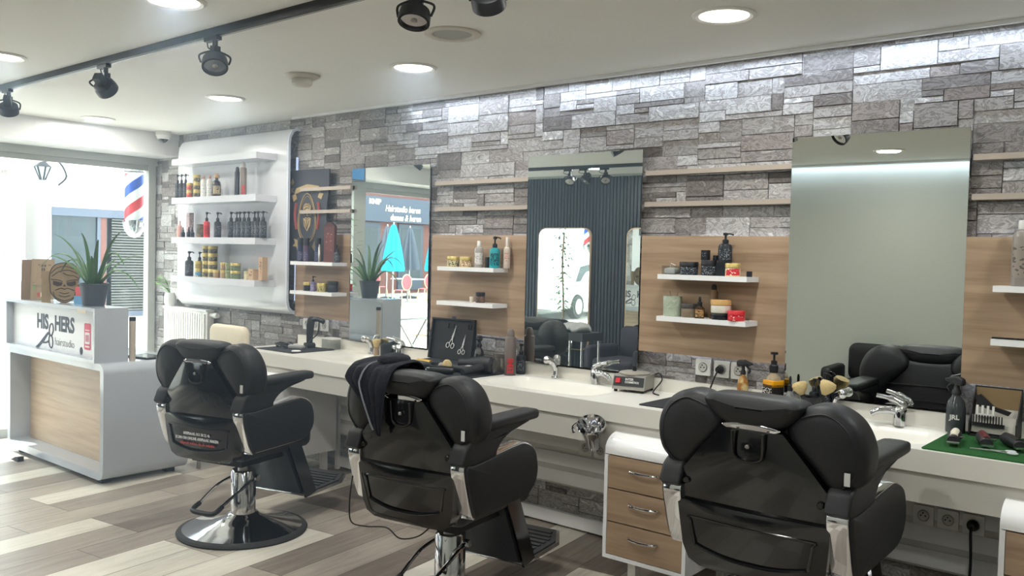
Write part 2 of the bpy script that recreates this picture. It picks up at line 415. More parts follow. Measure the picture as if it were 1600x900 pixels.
text('dames & heren', 0.105, lt, w, (X0 - 0.017, -3.16, 1.90), (R(90), 0, R(-90)), 'window_lettering', sx=0.8, shear=0.25, off=0.001)

# ---------------------------------------------------------------- lights of the ceiling
def area(name, parent, loc, rot, size, power, col, sy=None):
    l = bpy.data.lights.new(name, 'AREA'); l.energy = power; l.color = col
    if sy is None: l.shape = 'DISK'; l.size = size
    else: l.shape = 'RECTANGLE'; l.size = size; l.size_y = sy
    o = bpy.data.objects.new(name, l); COL.objects.link(o); o.parent = parent; o.location = loc; o.rotation_euler = rot
    return o
def downlight(x, y, label, on=True):
    t = thing('recessed_downlight', label, 'ceiling light', (x, y, CH), 0, 'round recessed downlights')
    MB().lathe([(0.098, 0.001), (0.098, -0.006), (0.112, -0.011), (0.124, -0.005), (0.125, 0.001)], seg=40).build('trim_ring', plast_w, t)
    MB().lathe([(0.0, -0.004), (0.099, -0.004), (0.099, 0.0005)], seg=40).build('diffuser', down_e if on else plast_w, t)
    if on: area('lamp', t, (0, 0, -0.013), (0, 0, 0), 0.18, DOWN_W, (0.98, 0.99, 0.95))
    return t
DL = [(-1.63, -0.775, 'lit downlight nearest the large right mirror, above chair with bare headrest'),
      (-3.38, -0.787, 'lit downlight between ceiling speaker and smoke detector, nearer the stone wall'),
      (-5.08, -0.817, 'lit downlight in front of the white product panel'),
      (-6.74, -0.856, 'faint downlight lost in the bright ceiling by the window beam'),
      (-3.28, -2.177, 'downlight cut by the upper picture edge, behind the spotlight track'),
      (-4.99, -2.18, 'downlight at the left picture edge, above the spotlight track'),
      (0.1, -0.78, 'downlight over the right end of the counter, out of direct view'),
      (-6.7, -2.18, 'downlight behind the track near the shop window'), (-1.6, -2.18, 'downlight over the aisle behind the right barber chair'),
      (-5.03, -4.15, 'downlight before the black slat wall, seen in the middle mirror'), (-2.1, -3.95, 'downlight before the white wall, seen in the right mirror'), (0.3, -3.2, 'downlight behind the camera')]
for x, y, l in DL: downlight(x, y, l)
def led_run(x0, x1, y, z, power, d):
    l = bpy.data.lights.new('cove_strip', 'AREA'); l.shape = 'RECTANGLE'; l.size = x1 - x0; l.size_y = 0.014; l.energy = power; l.color = (0.70, 0.83, 1.0)
    o = bpy.data.objects.new('cove_strip', l); COL.objects.link(o); o.location = ((x0 + x1) / 2, y, z)
    o.rotation_euler = Vector((0, d, -1)).to_track_quat('-Z', 'Y').to_euler()
    o.rotation_euler = (R(0) + math.atan2(d, 1) * 1.0, 0, 0)
led_run(-4.2, 1.9, -0.075, CH - 0.026, COVE_W, 0.25)
led_run(-3.5, 1.9, Y0 + 0.036, CH - 0.026, COVE_W, -0.25)
struct('trim_4', MB().box((-3.55, Y0 + 0.015, CH - 0.022), (X1, Y0 + 0.05, CH - 0.001), 0.002), white, 'white light cove profile above the opposite wall')

t = thing('ceiling_speaker', 'round white flush speaker grille in the ceiling, unlit', 'speaker', (-2.725, -1.178, CH))
MB().lathe([(0.085, 0.001), (0.09, -0.008), (0.112, -0.012), (0.125, -0.006), (0.126, 0.001)], seg=40).build('rim', P('speaker_rim', (206, 202, 192), 0.5), t)
MB().lathe([(0, -0.006), (0.06, -0.0055), (0.09, -0.003), (0.091, 0.0005)], seg=40).build('grille', P('speaker_grille', (176, 176, 172), 0.8, scale=400, var=0.15, bump=0.3), t)
t = thing('smoke_detector', 'small white smoke detector with stepped body on the ceiling', 'smoke detector', (-4.053, -0.985, CH))
MB().lathe([(0.0, -0.02), (0.075, -0.02), (0.095, -0.008), (0.098, 0.001)], seg=36).build('base', P('detector_base', (196, 190, 178), 0.35), t)
MB().lathe([(0.0, -0.062), (0.045, -0.06), (0.056, -0.05), (0.056, -0.03), (0.05, -0.019)], seg=36).build('sensor_head', P('detector_head', (205, 200, 188), 0.5), t)
t = thing('dome_camera', 'white security camera with dark dome under the ceiling by the window beam', 'security camera', (-6.98, -0.2, CH))
MB().lathe([(0.0, -0.045), (0.05, -0.045), (0.062, -0.035), (0.062, 0.001)], seg=28).build('housing', plast_w, t)
MB().ball((0, 0, -0.05), 0.042, sz=1.05, seg=22).build('dome', gloss_b, t)
MB().lathe([(0.041, -0.065), (0.05, -0.06), (0.05, -0.045), (0.04, -0.044)], seg=28).build('lens_ring', plast_w, t)

def track(name, x0, x1, y, label):
    t = thing(name, label, 'light track', ((x0 + x1) / 2, y, CH)); h = (x1 - x0) / 2
    MB().box((-h, -0.018, -0.034), (h, 0.018, 0.0), 0.002).build('rail', black_m, t)
    MB().box((-h, 0.004, -0.0352), (h, 0.012, -0.0338)).build('contact_strip', steel, t)
    return t
track('spotlight_track', -7.0, -0.6, -1.835, 'long black lighting track crossing the ceiling towards the window')
track('spotlight_track', -6.0, -4.2, -3.93, 'black lighting track in front of the slat wall, seen in the middle mirror')
def spot(x, y, aim, label):
    """AR111 spot: adaptor, stem, gear box, ring head with reflector; aim = (azimuth, tilt) in degrees"""
    t = thing('track_spotlight', label, 'spotlight', (x, y, CH - 0.034), 0, 'black ring spotlights')
    m = MB(); m.box((-0.05, -0.014, -0.018), (0.05, 0.014, 0.0), 0.003); m.cyl((0.02, 0, -0.015), (0.02, 0, -0.075), 0.012)
    m.box((0.005, -0.016, -0.085), (0.038, 0.016, -0.045), 0.003); m.build('adaptor', black_m, t)
    az, ti = R(aim[0]), R(aim[1])
    D = Vector((math.cos(az) * math.sin(ti), math.sin(az) * math.sin(ti), -math.cos(ti)))
    M = D.to_track_quat('Z', 'Y').to_matrix(); c = Vector((0.02, 0, -0.118)); M4 = M.to_4x4(); M4.translation = c
    MB().lathe([(0.045, -0.026), (0.052, -0.022), (0.056, 0.0), (0.056, 0.024), (0.047, 0.024), (0.046, 0.012)], c, 32, M).build('ring_head', black_m, t)
    MB().lathe([(0.012, -0.02), (0.03, -0.008), (0.0465, 0.016)], c, 32, M).build('reflector', chrome, t)
    m = MB(); m.lathe([(0.0, 0.02), (0.012, 0.018), (0.014, 0.0), (0.01, -0.02)], c, 16, M); m.build('bulb_cap', steel, t)
    m = MB(); m.box((-0.02, -0.02, -0.085), (0.02, 0.02, -0.028), 0.004, M=M4); m.build('gear_box', black_m, t)
    a = M4 @ Vector((0.059, 0, 0)); b = M4 @ Vector((-0.059, 0, 0)); k = Vector((0.02, 0, -0.06))
    m = MB(); m.tube(spline([a, M4 @ Vector((0.063, 0, -0.045)), k], 6), 0.0045); m.tube(spline([b, M4 @ Vector((-0.063, 0, -0.045)), k], 6), 0.0045); m.build('yoke', black_m, t)
    MB().tube(spline([(-0.045, 0, -0.01), (-0.05, 0.01, -0.04), M4 @ Vector((0, 0.0, -0.084))], 6), 0.003).build('cable', black_m, t)
    return t
for a in ((-5.82, -1.835, (150, 40), 'black ring spotlight cut off by the left picture edge'),
          (-4.58, -1.835, (120, 58), 'black spotlight turned edge-on, second along the track from the window'),
          (-3.56, -1.835, (-30, 32), 'black spotlight with open reflector facing the room, in the middle of the track'),
          (-2.27, -1.86, (-60, 20), 'black ring spotlight hanging at the upper picture edge, left of the ceiling speaker'),
          (-1.93, -1.86, (120, 50), 'black spotlight whose rim just enters the upper picture edge')): spot(*a)
for a in ((-5.25, -3.93, (70, 40), 'left spotlight of three before the slat wall'), (-5.06, -3.93, (110, 35), 'middle spotlight of three before the slat wall'), (-4.82, -3.93, (60, 45), 'right spotlight of three before the slat wall')): spot(*a)

# ---------------------------------------------------------------- mirrors, oak panels, ledges, shelves on the stone wall
def wall_mirror(cx, label, rz):
    t = thing('wall_mirror', label, 'mirror', (cx, -0.022, 0), rz, 'large frameless wall mirrors')
    MB().box((-0.355, -0.028, 0.94), (0.355, -0.006, 2.06)).build('backing', black_m, t)
    MB().box((-0.368, -0.036, 0.917), (0.368, -0.029, 2.083), 0.0012, 1).build('mirror_glass', mirror_m, t)
wall_mirror(-4.352, 'left wall mirror reflecting the terrace with turquoise parasols', 1.2)
wall_mirror(-2.804, 'middle wall mirror reflecting the black slat wall', 2.5)
wall_mirror(-1.257, 'right wall mirror reflecting a blank pale wall and barber chair', 2.0)
def oak_board(x0, x1, label):
    t = thing('oak_wall_panel', label, 'wall panel', ((x0 + x1) / 2, 0, 0), 0, 'oak boards behind the shelves'); h = (x1 - x0) / 2
    MB().box((-h, -0.052, 1.04), (h, -0.034, 1.636), 0.001, 1).build('board', oak, t)
    m = MB(); m.box((-h + 0.03, -0.0335, 1.08), (h - 0.03, -0.012, 1.60)); m.build('mounting_battens', black_m, t)
    m = MB(); m.box((-h + 0.02, -0.034, 1.612), (h - 0.02, -0.022, 1.622)); m.box((-h + 0.02, -0.034, 1.05), (h - 0.02, -0.022, 1.06)); m.build('led_strip', led_w, t)
oak_board(-5.353, -4.742, 'oak board left of the left mirror, under the playing card sign')
oak_board(-3.952, -3.176, 'oak board between the left and the middle mirror')
oak_board(-2.420, -1.628, 'oak board between the middle and the right mirror')
oak_board(-0.886, 0.2, 'oak board right of the right mirror')
def rail(x0, x1, z, label):
    a, b = (-0.095, -0.074) if x0 < -5 else (-0.06, -0.016)
    o = MB().box((x0, a, z - 0.012), (x1, b, z + 0.012), 0.002, 1).build('wall_ledge', alu_b); tag(o, label, 'ledge', 'thin metal wall ledges')
for x0, x1, s in ((-5.256, -4.70, 'over the playing card sign, left of the left mirror'), (-3.925, -3.155, 'between left and middle mirror'), (-2.405, -1.62, 'between middle and right mirror'), (-0.872, 0.2, 'right of the right mirror')):
    rail(x0, x1, 1.957, 'upper thin metal ledge ' + s); rail(x0, x1, 1.797, 'lower thin metal ledge ' + s)
def shelf(x0, x1, z, label):
    o = MB().box((x0, -0.185, z - 0.024), (x1, -0.053, z), 0.002, 1).build('wall_shelf', white); tag(o, label, 'shelf', 'short white wall shelves'); return z
for x0, x1, s in ((-5.235, -4.768, 'left'), (-3.77, -3.32, 'second'), (-2.243, -1.772, 'third'), (-0.757, -0.2, 'rightmost')):
    shelf(x0, x1, 1.443, 'upper short white shelf on the %s oak board' % s); shelf(x0, x1, 1.236, 'lower short white shelf on the %s oak board' % s)

# white product panel with curled ends
t = thing('product_panel', 'tall white lacquered display panel with curled ends, by the window', 'display panel', (-6.12, 0, 0))
prof = [(-0.017, 1.055), (-0.03, 1.045), (-0.075, 1.058), (-0.105, 1.09), (-0.12, 1.14), (-0.12, 1.3), (-0.12, 2.3), (-0.112, 2.35), (-0.085, 2.395), (-0.045, 2.415), (-0.017, 2.41),
        (-0.017, 2.39), (-0.045, 2.393), (-0.072, 2.378), (-0.095, 2.34), (-0.102, 2.29), (-0.102, 1.16), (-0.09, 1.105), (-0.06, 1.075), (-0.017, 1.078)]
MB().prism(prof, YZ, -0.76, 0.74, 0.002, 1).build('panel_face', panel_w, t)
MB().prism(prof, YZ, 0.741, 0.756).build('end_cap', P('blue_white_edge', (206, 214, 228), 0.4), t)
MB().box((0.745, -0.045, 1.15), (0.752, -0.03, 2.2)).build('led_strip', emis('led_cool', (190, 212, 245), 0.8), t)
for z, s in ((2.225, 'empty top shelf of the white display panel'), (1.918, 'second shelf of the white display panel with jars and sprays'), (1.605, 'third shelf of the white display panel with the pump bottle row'), (1.298, 'lowest shelf of the white display panel with stacked tins')):
    o = MB().box((-6.66, -0.30, z - 0.048), (-5.50, -0.121, z), 0.003, 1).build('display_shelf', panel_w); tag(o, s, 'shelf', 'shelves of the white display panel')

# playing card sign
t = thing('playing_card_sign', 'dark wavy playing card sign with gold bearded king, on the stone wall', 'sign', (-5.205, -0.0545, 1.775))
ol = [(-0.235, 0.325), (0.0, 0.328), (0.24, 0.322), (0.243, 0.2), (0.222, 0.08), (0.215, -0.02), (0.235, -0.12), (0.232, -0.22), (0.222, -0.325), (0.0, -0.33), (-0.25, -0.33), (-0.255, -0.2), (-0.258, -0.1), (-0.235, 0.0), (-0.222, 0.1), (-0.235, 0.2)]
dk = P('sign_charcoal', (48, 50, 58), 0.45, var=0.1); gd = P('sign_gold', (166, 144, 104), 0.5, var=0.15); rd = P('sign_red', (150, 70, 64), 0.6)
MB().prism(ol, XZ, -0.012, 0.0, 0.001, 1).build('sign_board', dk, t)
F = lambda a, b, q: (a, q, b)
m = MB(); m.prism([(-0.20, 0.235), (-0.18, 0.27), (-0.16, 0.235), (-0.172, 0.24), (-0.17, 0.225), (-0.19, 0.225), (-0.188, 0.24)], F, -0.015, -0.0115); m.build('spade', gd, t)
text('K', 0.05, gd, t, (-0.195, -0.0135, 0.165), (R(90), 0, 0), 'letter')
m = MB()
ov = [(0.10 * math.cos(a) * (1 - 0.22 * math.sin(a)), 0.175 * math.sin(a) - 0.02) for a in [2 * PI * k / 40 for k in range(40)]]
m.tube([(a, -0.014, b) for a, b in ov], 0.0045, 6, True); m.tube([(a * 0.86, -0.014, (b + 0.02) * 0.89 - 0.02) for a, b in ov], 0.002, 6, True); m.build('oval_frame', gd, t)
m = MB(); m.prism([(-0.15, 0.155), (-0.13, 0.195), (0.0, 0.222), (0.13, 0.205), (0.15, 0.165), (0.12, 0.165), (0, 0.185), (-0.12, 0.158)], F, -0.016, -0.0115); m.prism([(-0.16, 0.1), (-0.185, 0.145), (-0.135, 0.155), (-0.12, 0.12)], F, -0.015, -0.0115); m.prism([(0.16, 0.11), (0.185, 0.15), (0.135, 0.16), (0.12, 0.125)], F, -0.015, -0.0115); m.build('banner', gd, t)
for s in (-1, 1): MB().tube(spline([(s * 0.125, -0.0135, 0.09), (s * 0.14, -0.0135, 0.0), (s * 0.12, -0.0135, -0.1)], 6), 0.011, 6).build('pole_ornament', rd, t)
for s in (-1, 1):
    MB().prism([(s * 0.06, -0.225), (s * 0.09, -0.185), (s * 0.15, -0.17), (s * 0.135, -0.20), (s * 0.165, -0.225), (s * 0.12, -0.225), (s * 0.1, -0.265)], F, -0.015, -0.0115).build('scroll_ornament', gd, t)
m = MB()
m.prism([(-0.055, 0.05), (-0.06, 0.09), (-0.03, 0.118), (0.02, 0.118), (0.052, 0.09), (0.05, 0.05), (0.03, 0.075), (-0.02, 0.078)], F, -0.017, -0.0115)
m.prism([(-0.05, 0.045), (-0.018, 0.07), (0.03, 0.068), (0.048, 0.045), (0.046, 0.0), (0.03, 0.012), (0.0, 0.0), (-0.03, 0.012), (-0.048, 0.0)], F, -0.0155, -0.0115)
m.prism([(-0.055, -0.02), (-0.02, -0.008), (0.0, -0.018), (0.02, -0.008), (0.055, -0.02), (0.045, -0.085), (0.0, -0.135), (-0.045, -0.085)], F, -0.017, -0.0115)
bh = m.build('bearded_head', gd, t); bh.scale = (0.8, 1, 0.8); bh.location = (0.004, 0, -0.008)
m = MB()
for pts in ([(-0.04, 0.075), (-0.005, 0.088), (0.035, 0.07)], [(-0.038, 0.062), (0.0, 0.072), (0.036, 0.056)], [(-0.03, -0.04), (-0.015, -0.07), (0.0, -0.1)], [(0.03, -0.04), (0.015, -0.07), (0.004, -0.1)], [(0.0, -0.035), (0.002, -0.07), (0.003, -0.105)], [(-0.02, -0.022), (0.004, -0.03), (0.028, -0.022)]):
    m.tube([(a, -0.0175, b) for a, b in [tuple(p) for p in spline(pts, 4)]], 0.0022, 5)
m.build('engraved_line', dk, t)
m = MB(); m.prism([(-0.045, 0.035), (-0.01, 0.03), (-0.015, 0.01), (-0.04, 0.012)], F, -0.018, -0.0115); m.prism([(0.045, 0.035), (0.01, 0.03), (0.015, 0.01), (0.04, 0.012)], F, -0.018, -0.0115); dg = m.build('dark_glasses', dk, t); dg.scale = (0.8, 1, 0.8); dg.location = (0.004, 0, -0.008)

# ---------------------------------------------------------------- the long counter
def counter():
    t = thing('styling_counter', 'long cream washstand counter with three built-in basins under the mirrors', 'counter', (0, 0, 0))
    xa, xb, ya, yb = -5.33, 1.2, -0.56, -0.02
    bas = [(-4.18, -0.29, 0.36, 0.185), (-2.80, -0.30, 0.36, 0.185), (-1.25, -0.30, 0.36, 0.185)]
    xs = [xa + (xb - xa) * i / 420 for i in range(421)]; ys = [ya + (yb - ya) * j / 44 for j in range(45)]
    m = MB(); g = []
    for y in ys:
        L = []
        for x in xs:
            d = 0.0
            for bx, by, hx, hy in bas:
                r = 0.11; qx = max(abs(x - bx) - (hx - r), 0); qy = max(abs(y - by) - (hy - r), 0)
                sd = math.hypot(qx, qy) - r + min(max(abs(x - bx) - (hx - r), abs(y - by) - (hy - r)), 0) * 1.0
                k = max(0, min(1, -sd / 0.10)); d = max(d, 0.12 * (k * k * (3 - 2 * k)) ** 0.75)
            L.append(m.bm.verts.new((x, y, 0.84 - d)))
        g.append(L)
    for j in range(44):
        for i in range(420): m.bm.faces.new((g[j][i], g[j][i + 1], g[j + 1][i + 1], g[j + 1][i]))
    m.build('worktop', corian, t, ang=50)
    m = MB(); m.box((xa, ya - 0.006, 0.757), (xb, ya + 0.03, 0.8395), 0.004); m.box((xa, ya, 0.74), (xa + 0.02, yb, 0.839)); m.build('front_edge', corian, t)
    MB().box((xa, -0.04, 0.83), (xb, -0.012, 0.905), 0.004).build('upstand', corian, t)
    MB().box((xa + 0.03, ya + 0.012, 0.64), (xb, ya + 0.03, 0.757)).build('apron', P('counter_apron', (206, 202, 194), 0.4, var=0.02), t)
    for bx, by, hx, hy in bas:
        m = MB(); m.lathe([(0, 0.0), (0.022, 0.0), (0.024, 0.003), (0.018, 0.006), (0, 0.006)], (bx, by, 0.7195), 20); m.build('drain', chrome, t)
counter()
t = thing('slatted_kick_panel', 'white horizontal slat panel on the wall beneath the counter', 'slat panel')
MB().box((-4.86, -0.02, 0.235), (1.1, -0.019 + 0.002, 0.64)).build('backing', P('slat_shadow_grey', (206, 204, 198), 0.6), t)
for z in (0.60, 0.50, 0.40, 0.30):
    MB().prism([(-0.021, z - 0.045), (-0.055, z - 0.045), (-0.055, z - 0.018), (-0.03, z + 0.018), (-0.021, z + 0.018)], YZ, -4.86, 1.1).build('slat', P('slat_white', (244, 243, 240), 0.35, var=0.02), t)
MB().box((-4.86, -0.06, 0.0), (-4.83, -0.036, 0.64), 0.003).build('end_post', white, t)

def cabinet(x0, x1, label):
    t = thing('drawer_cabinet', label, 'cabinet', ((x0 + x1) / 2, 0, 0), 0, 'three-drawer cabinets under the counter'); h = (x1 - x0) / 2
    zb, zt, yf, yk = 0.165, 0.712, -0.635, -0.10
    if True:
        # shell with rolled front top edge
        def arc(r0): return [(yf + r0 + r0 * math.cos(R(a)), zt - r0 + r0 * math.sin(R(a))) for a in range(180, 89, -15)]
        zt2 = 0.715
        out = [(yf, zb)] + [(yf + 0.10 - 0.10 * math.cos(R(a)), zt2 - 0.075 + 0.075 * math.sin(R(a))) for a in range(0, 91, 15)] + [(yk, zt2 - 0.08), (yk, zb)]
        out[-2] = (yk, 0.63)
        top = [(yf, zt2 - 0.078)] + [(yf + 0.10 - 0.10 * math.cos(R(a)), zt2 - 0.075 + 0.075 * math.sin(R(a))) for a in range(0, 91, 15)] + [(-0.553, zt2), (-0.553, 0.635), (yk, 0.635), (yk, 0.62), (yf + 0.02, 0.62), (yf, 0.625)]
        m = MB(); m.prism(top, YZ, -h, h); m.build('top_shell', white_g, t)
        side = [(yf - 0.002, zb), (yf - 0.002, 0.625), (yk, 0.625), (yk, zb)]
        m = MB(); m.box((-h, yf - 0.002, zb), (-h + 0.018, yk, 0.621), 0.002); m.box((h - 0.018, yf - 0.002, zb), (h, yk, 0.621), 0.002)
        m.box((-h, yf - 0.002, zb - 0.018), (h, yk, zb), 0.002); m.box((-h + 0.02, yk, zb), (h - 0.02, yk + 0.01, 0.62)); m.build('body', white, t)
    zz = [0.166, 0.318, 0.470, 0.622]
    for k in range(3):
        d = MB().box((-h + 0.02, yf - 0.001, zz[k] + 0.003), (h - 0.02, yf + 0.02, zz[k + 1] - 0.003), 0.001, 1).build('drawer', oak, t)
        zc = (zz[k] + zz[k + 1]) / 2 + 0.02
        m = MB(); m.tube(spline([(-0.075, yf - 0.003, zc), (-0.06, yf - 0.022, zc), (0, yf - 0.028, zc - 0.002), (0.06, yf - 0.022, zc), (0.075, yf - 0.003, zc)], 5), 0.006); m.build('handle', chrome, d)
    for x in (-h + 0.12, h - 0.06):
        for y in (yf + 0.08, yk - 0.06): MB().box((x - 0.02, y - 0.02, 0), (x + 0.02, y + 0.02, zb - 0.018), 0.002).build('leg', plast_w, t)
cabinet(-2.225, -1.80, 'oak three-drawer cabinet between middle and right barber chairs')
cabinet(-0.615, -0.19, 'oak drawer cabinet cut by the right picture edge')
cabinet(-5.26, -4.80, 'oak drawer cabinet behind the left barber chair, by counter end')

def tap(x, y, rz, label):
    t = thing('mixer_tap', label, 'tap', (x, y, 0.84), rz, 'chrome basin taps')
    m = MB(); m.lathe([(0.027, 0), (0.027, 0.055), (0.025, 0.07), (0.018, 0.08), (0, 0.082)], seg=24); m.build('body', chrome, t)
    m = MB(); m.tube(spline([(0, 0, 0.05), (0, -0.04, 0.062), (0, -0.09, 0.055), (0, -0.115, 0.04)], 6), [0.018] * 7 + [0.015] * 6 + [0.013] * 6, 12); m.build('spout', chrome, t)
    m = MB(); m.tube(spline([(0, 0.015, 0.075), (0, 0.0, 0.094), (0, -0.04, 0.112), (0, -0.095, 0.122)], 6), [0.017] * 7 + [0.014] * 6 + [0.009] * 6, 12); m.build('lever', chrome, t)
def hose(x, y, rz, label):
    t = thing('pull_out_spray', label, 'spray head', (x, y, 0.84), rz, 'chrome pull-out sprays')
    m = MB(); m.lathe([(0.022, 0), (0.022, 0.008), (0.015, 0.014), (0.013, 0.02)], seg=20); m.build('base', chrome, t)
    m = MB(); m.tube(spline([(0, 0, 0.012), (0, 0.004, 0.05), (0, -0.012, 0.085), (0, -0.045, 0.105)], 6), [0.013] * 7 + [0.015] * 6 + [0.019] * 6, 14); m.ball((0, -0.05, 0.104), 0.022, seg=14); m.build('spray_head', chrome, t)
hose(-4.48, -0.075, -30, 'pull-out spray at the left basin'); tap(-4.223, -0.06, -75, 'mixer tap at the left basin, beside shaving brush')
hose(-2.942, -0.075, -35, 'pull-out spray at the middle basin, beside the brown spray can'); tap(-2.664, -0.085, 75, 'mixer tap at the middle basin, beside the wax heater')
hose(-1.39, -0.08, 60, 'pull-out spray at the right basin, half behind headrest'); tap(-1.101, -0.105, -70, 'mixer tap at the right basin, beside the green turf')

def socket(x, z, label, y=-0.058):
    t = thing('wall_socket', label, 'power socket', (x, y, z), 0, 'white power sockets')
    MB().prism(rrect(-0.04, -0.04, 0.04, 0.04, 0.005), XZ, -0.012, 0.0, 0.002).build('plate', plast_w, t)
    MB().lathe([(0.0, 0.0), (0.019, 0.0), (0.021, 0.002), (0.021, 0.004), (0.024, 0.004)], (0, -0.0165, 0), 24, Matrix.Rotation(R(90), 3, 'X') @ Matrix.Diagonal((1, 1, -1))).build('receptacle', P('socket_shade', (196, 195, 188), 0.5), t)
    m = MB(); m.cyl((-0.009, -0.0185, 0), (-0.009, -0.0165, 0), 0.003, seg=8); m.cyl((0.009, -0.0185, 0), (0.009, -0.0165, 0), 0.003, seg=8); m.cyl((0, -0.024, 0.012), (0, -0.0165, 0.012), 0.0025, seg=8); m.build('contacts', black_m, t)
for x, s in ((-2.728, 'left'), (-2.633, 'middle'), (-2.538, 'right')): socket(x, 0.482, s + ' of three sockets on the slats beside the oak drawer cabinet')
for x, s in ((-1.003, 'left one of three sockets under the right basin'), (-0.908, 'middle one of three sockets under the right basin'), (-0.813, 'socket with the black plug, under the green turf')): socket(x, 0.47, s)
for x, s in ((-2.06, 'socket with plug behind the amber spray bottle'), (-1.96, 'free socket behind the amber pump bottle'), (-1.87, 'socket right of the amber pump bottle')): socket(x, 0.985, s, -0.02)
for x, s in ((-5.24, 'left socket'), (-5.14, 'middle socket'), (-5.04, 'right socket')): socket(x, 0.99, s + ' under the oak board beside the playing card sign', -0.02)

# ---------------------------------------------------------------- barber chairs
def barber_chair(loc, rz, up, label):
    t = thing('barber_chair', label, 'barber chair', loc, rz, 'black barber chairs at the counter')
    MB().lathe([(0.30, 0.0), (0.338, 0.0), (0.342, 0.010), (0.335, 0.02), (0.31, 0.026), (0.30, 0.02)], seg=64).build('base_rim', dark_rub, t)
    MB().lathe([(0.315, 0.012), (0.312, 0.026), (0.25, 0.038), (0.16, 0.060), (0.09, 0.085), (0.078, 0.10), (0.0, 0.10)], seg=64).build('base', chrome, t, ang=60)
    m = MB(); m.lathe([(0.068, 0.088), (0.066, 0.10), (0.066, 0.325), (0.058, 0.335), (0.0, 0.335)], seg=40); m.build('column', chrome, t)
    m = MB(); m.cyl((0, 0, 0.33), (0, 0, 0.42 + up), 0.03, seg=24); m.build('piston', steel, t)
    m = MB()
    for s in (-1, 1):
        m.tube(spline([(s * 0.07, 0.02, 0.29), (s * 0.085, -0.10, 0.26), (s * 0.075, -0.25, 0.19)], 6), 0.008)
        m.cyl((s * 0.06, 0.02, 0.29), (s * 0.088, 0.02, 0.29), 0.016)
    m.build('pump_lever', chrome, t)
    MB().tube(spline([(-0.077, -0.235, 0.195), (-0.072, -0.29, 0.172), (0.0, -0.30, 0.168), (0.072, -0.29, 0.172), (0.077, -0.235, 0.195)], 6), 0.013).build('lever_grip', matte_b, t)
    U = up
    Z = lambda p: [(a, b + U) for a, b in p]
    MB().box((-0.17, -0.2, 0.40 + U), (0.17, 0.18, 0.435 + U), 0.01).build('seat_plate', black_m, t)
    MB().slab([tuple(p) for p in spline([(-0.205, -0.24), (0, -0.24), (0.205, -0.24), (0.22, -0.1), (0.222, 0.18), (0.21, 0.29), (0.0, 0.305), (-0.21, 0.29), (-0.222, 0.18), (-0.22, -0.1)], 5, True)], XY, 0.432 + U, 0.578 + U, 0.045, 0.018, 0.0).build('seat', leather, t)
    # backrest
    RB = lambda a, b, q: (a * 1.14, q + 0.035 - 0.10 * (b - 0.55 - U), b)
    cush = [tuple(p) for p in spline(Z([(-0.2, 0.50), (0, 0.49), (0.2, 0.50), (0.235, 0.70), (0.23, 0.85), (0.19, 0.97), (0.0, 0.975), (-0.19, 0.97), (-0.23, 0.85), (-0.235, 0.70)]), 5, True)]
    MB().slab(cush, RB, -0.300, -0.215, 0.035, 0.02, 0.0).build('back_cushion', leather, t)
    m = MB()
    for zz in (0.60, 0.68, 0.76, 0.84): m.tube([RB(a, zz + U, -0.200 + 0.018 * (a / 0.2) ** 2) for a in [-0.2 + 0.04 * k for k in range(11)]], 0.004, 6)
    m.build('quilting_seam', matte_b, t)
    for s in (-1, 1):
        wing = [(s * a, b) for a, b in Z([(0.085, 0.93), (0.10, 1.0), (0.15, 1.038), (0.205, 1.04), (0.258, 1.0), (0.288, 0.92), (0.284, 0.835), (0.255, 0.785), (0.225, 0.752), (0.20, 0.765), (0.155, 0.83)])]
        MB().slab([tuple(p) for p in spline(wing, 5, True)], RB, -0.325, -0.175, 0.045, 0.012, sc_in=True).build('backrest_wing', leather, t)
        m = MB(); m.tube([RB(*p, -0.322) for p in spline([(s * a, b + U) for a, b in [(0.13, 1.0), (0.19, 1.018), (0.24, 0.98), (0.262, 0.91), (0.26, 0.84), (0.225, 0.785)]], 6)], 0.0022, 5); m.build('wing_piping', matte_b, t)
    hr = Z([(-0.136, 1.025), (-0.11, 1.047), (-0.05, 1.052), (0.05, 1.052), (0.11, 1.047), (0.136, 1.025), (0.112, 0.98), (0.072, 0.95), (0.0, 0.942), (-0.072, 0.95), (-0.112, 0.98)])
    MB().slab([tuple(p) for p in spline(hr, 4, True)], RB, -0.345, -0.215, 0.035, 0.006).build('headrest', leather, t)
    cres = Z([(-0.082, 0.948), (-0.05, 0.932), (0, 0.926), (0.05, 0.932), (0.082, 0.948), (0.05, 0.958), (0, 0.962), (-0.05, 0.958)])
    MB().slab([tuple(p) for p in spline(cres, 4, True)], RB, -0.338, -0.30, 0.004).build('headrest_bracket', chrome, t)
    def shellface(rows, y0, nb=12):
        L = []
        for z, hw, bul in rows:
            ring = [RB(-hw + 2 * hw * k / nb, z + U, y0 - bul * (1 - (2 * k / nb - 1) ** 2)) for k in range(nb + 1)]
            ring += [RB(hw - 2 * hw * k / nb, z + U, -0.29) for k in range(nb + 1)]
            L.append(ring)
        return L
    m = MB(); m.loft(shellface([(0.655, 0.206, 0.014), (0.70, 0.206, 0.018), (0.765, 0.204, 0.022), (0.85, 0.148, 0.018), (0.925, 0.096, 0.01), (0.94, 0.085, 0.006)], -0.335)); m._bev(list(m.bm.verts), 0.008, 2, 0.8)
    sh = m.build('backrest_shell', gloss_b, t, ang=50)
    m = MB(); m.loft(shellface([(0.438, 0.10, 0.0), (0.442, 0.15, 0.006), (0.462, 0.182, 0.012), (0.51, 0.198, 0.018), (0.60, 0.206, 0.022), (0.655, 0.21, 0.022), (0.668, 0.208, 0.016)], -0.348)); m._bev(list(m.bm.verts), 0.007, 2, 0.8)
    lp = m.build('lower_panel', gloss_b, sh, ang=50)
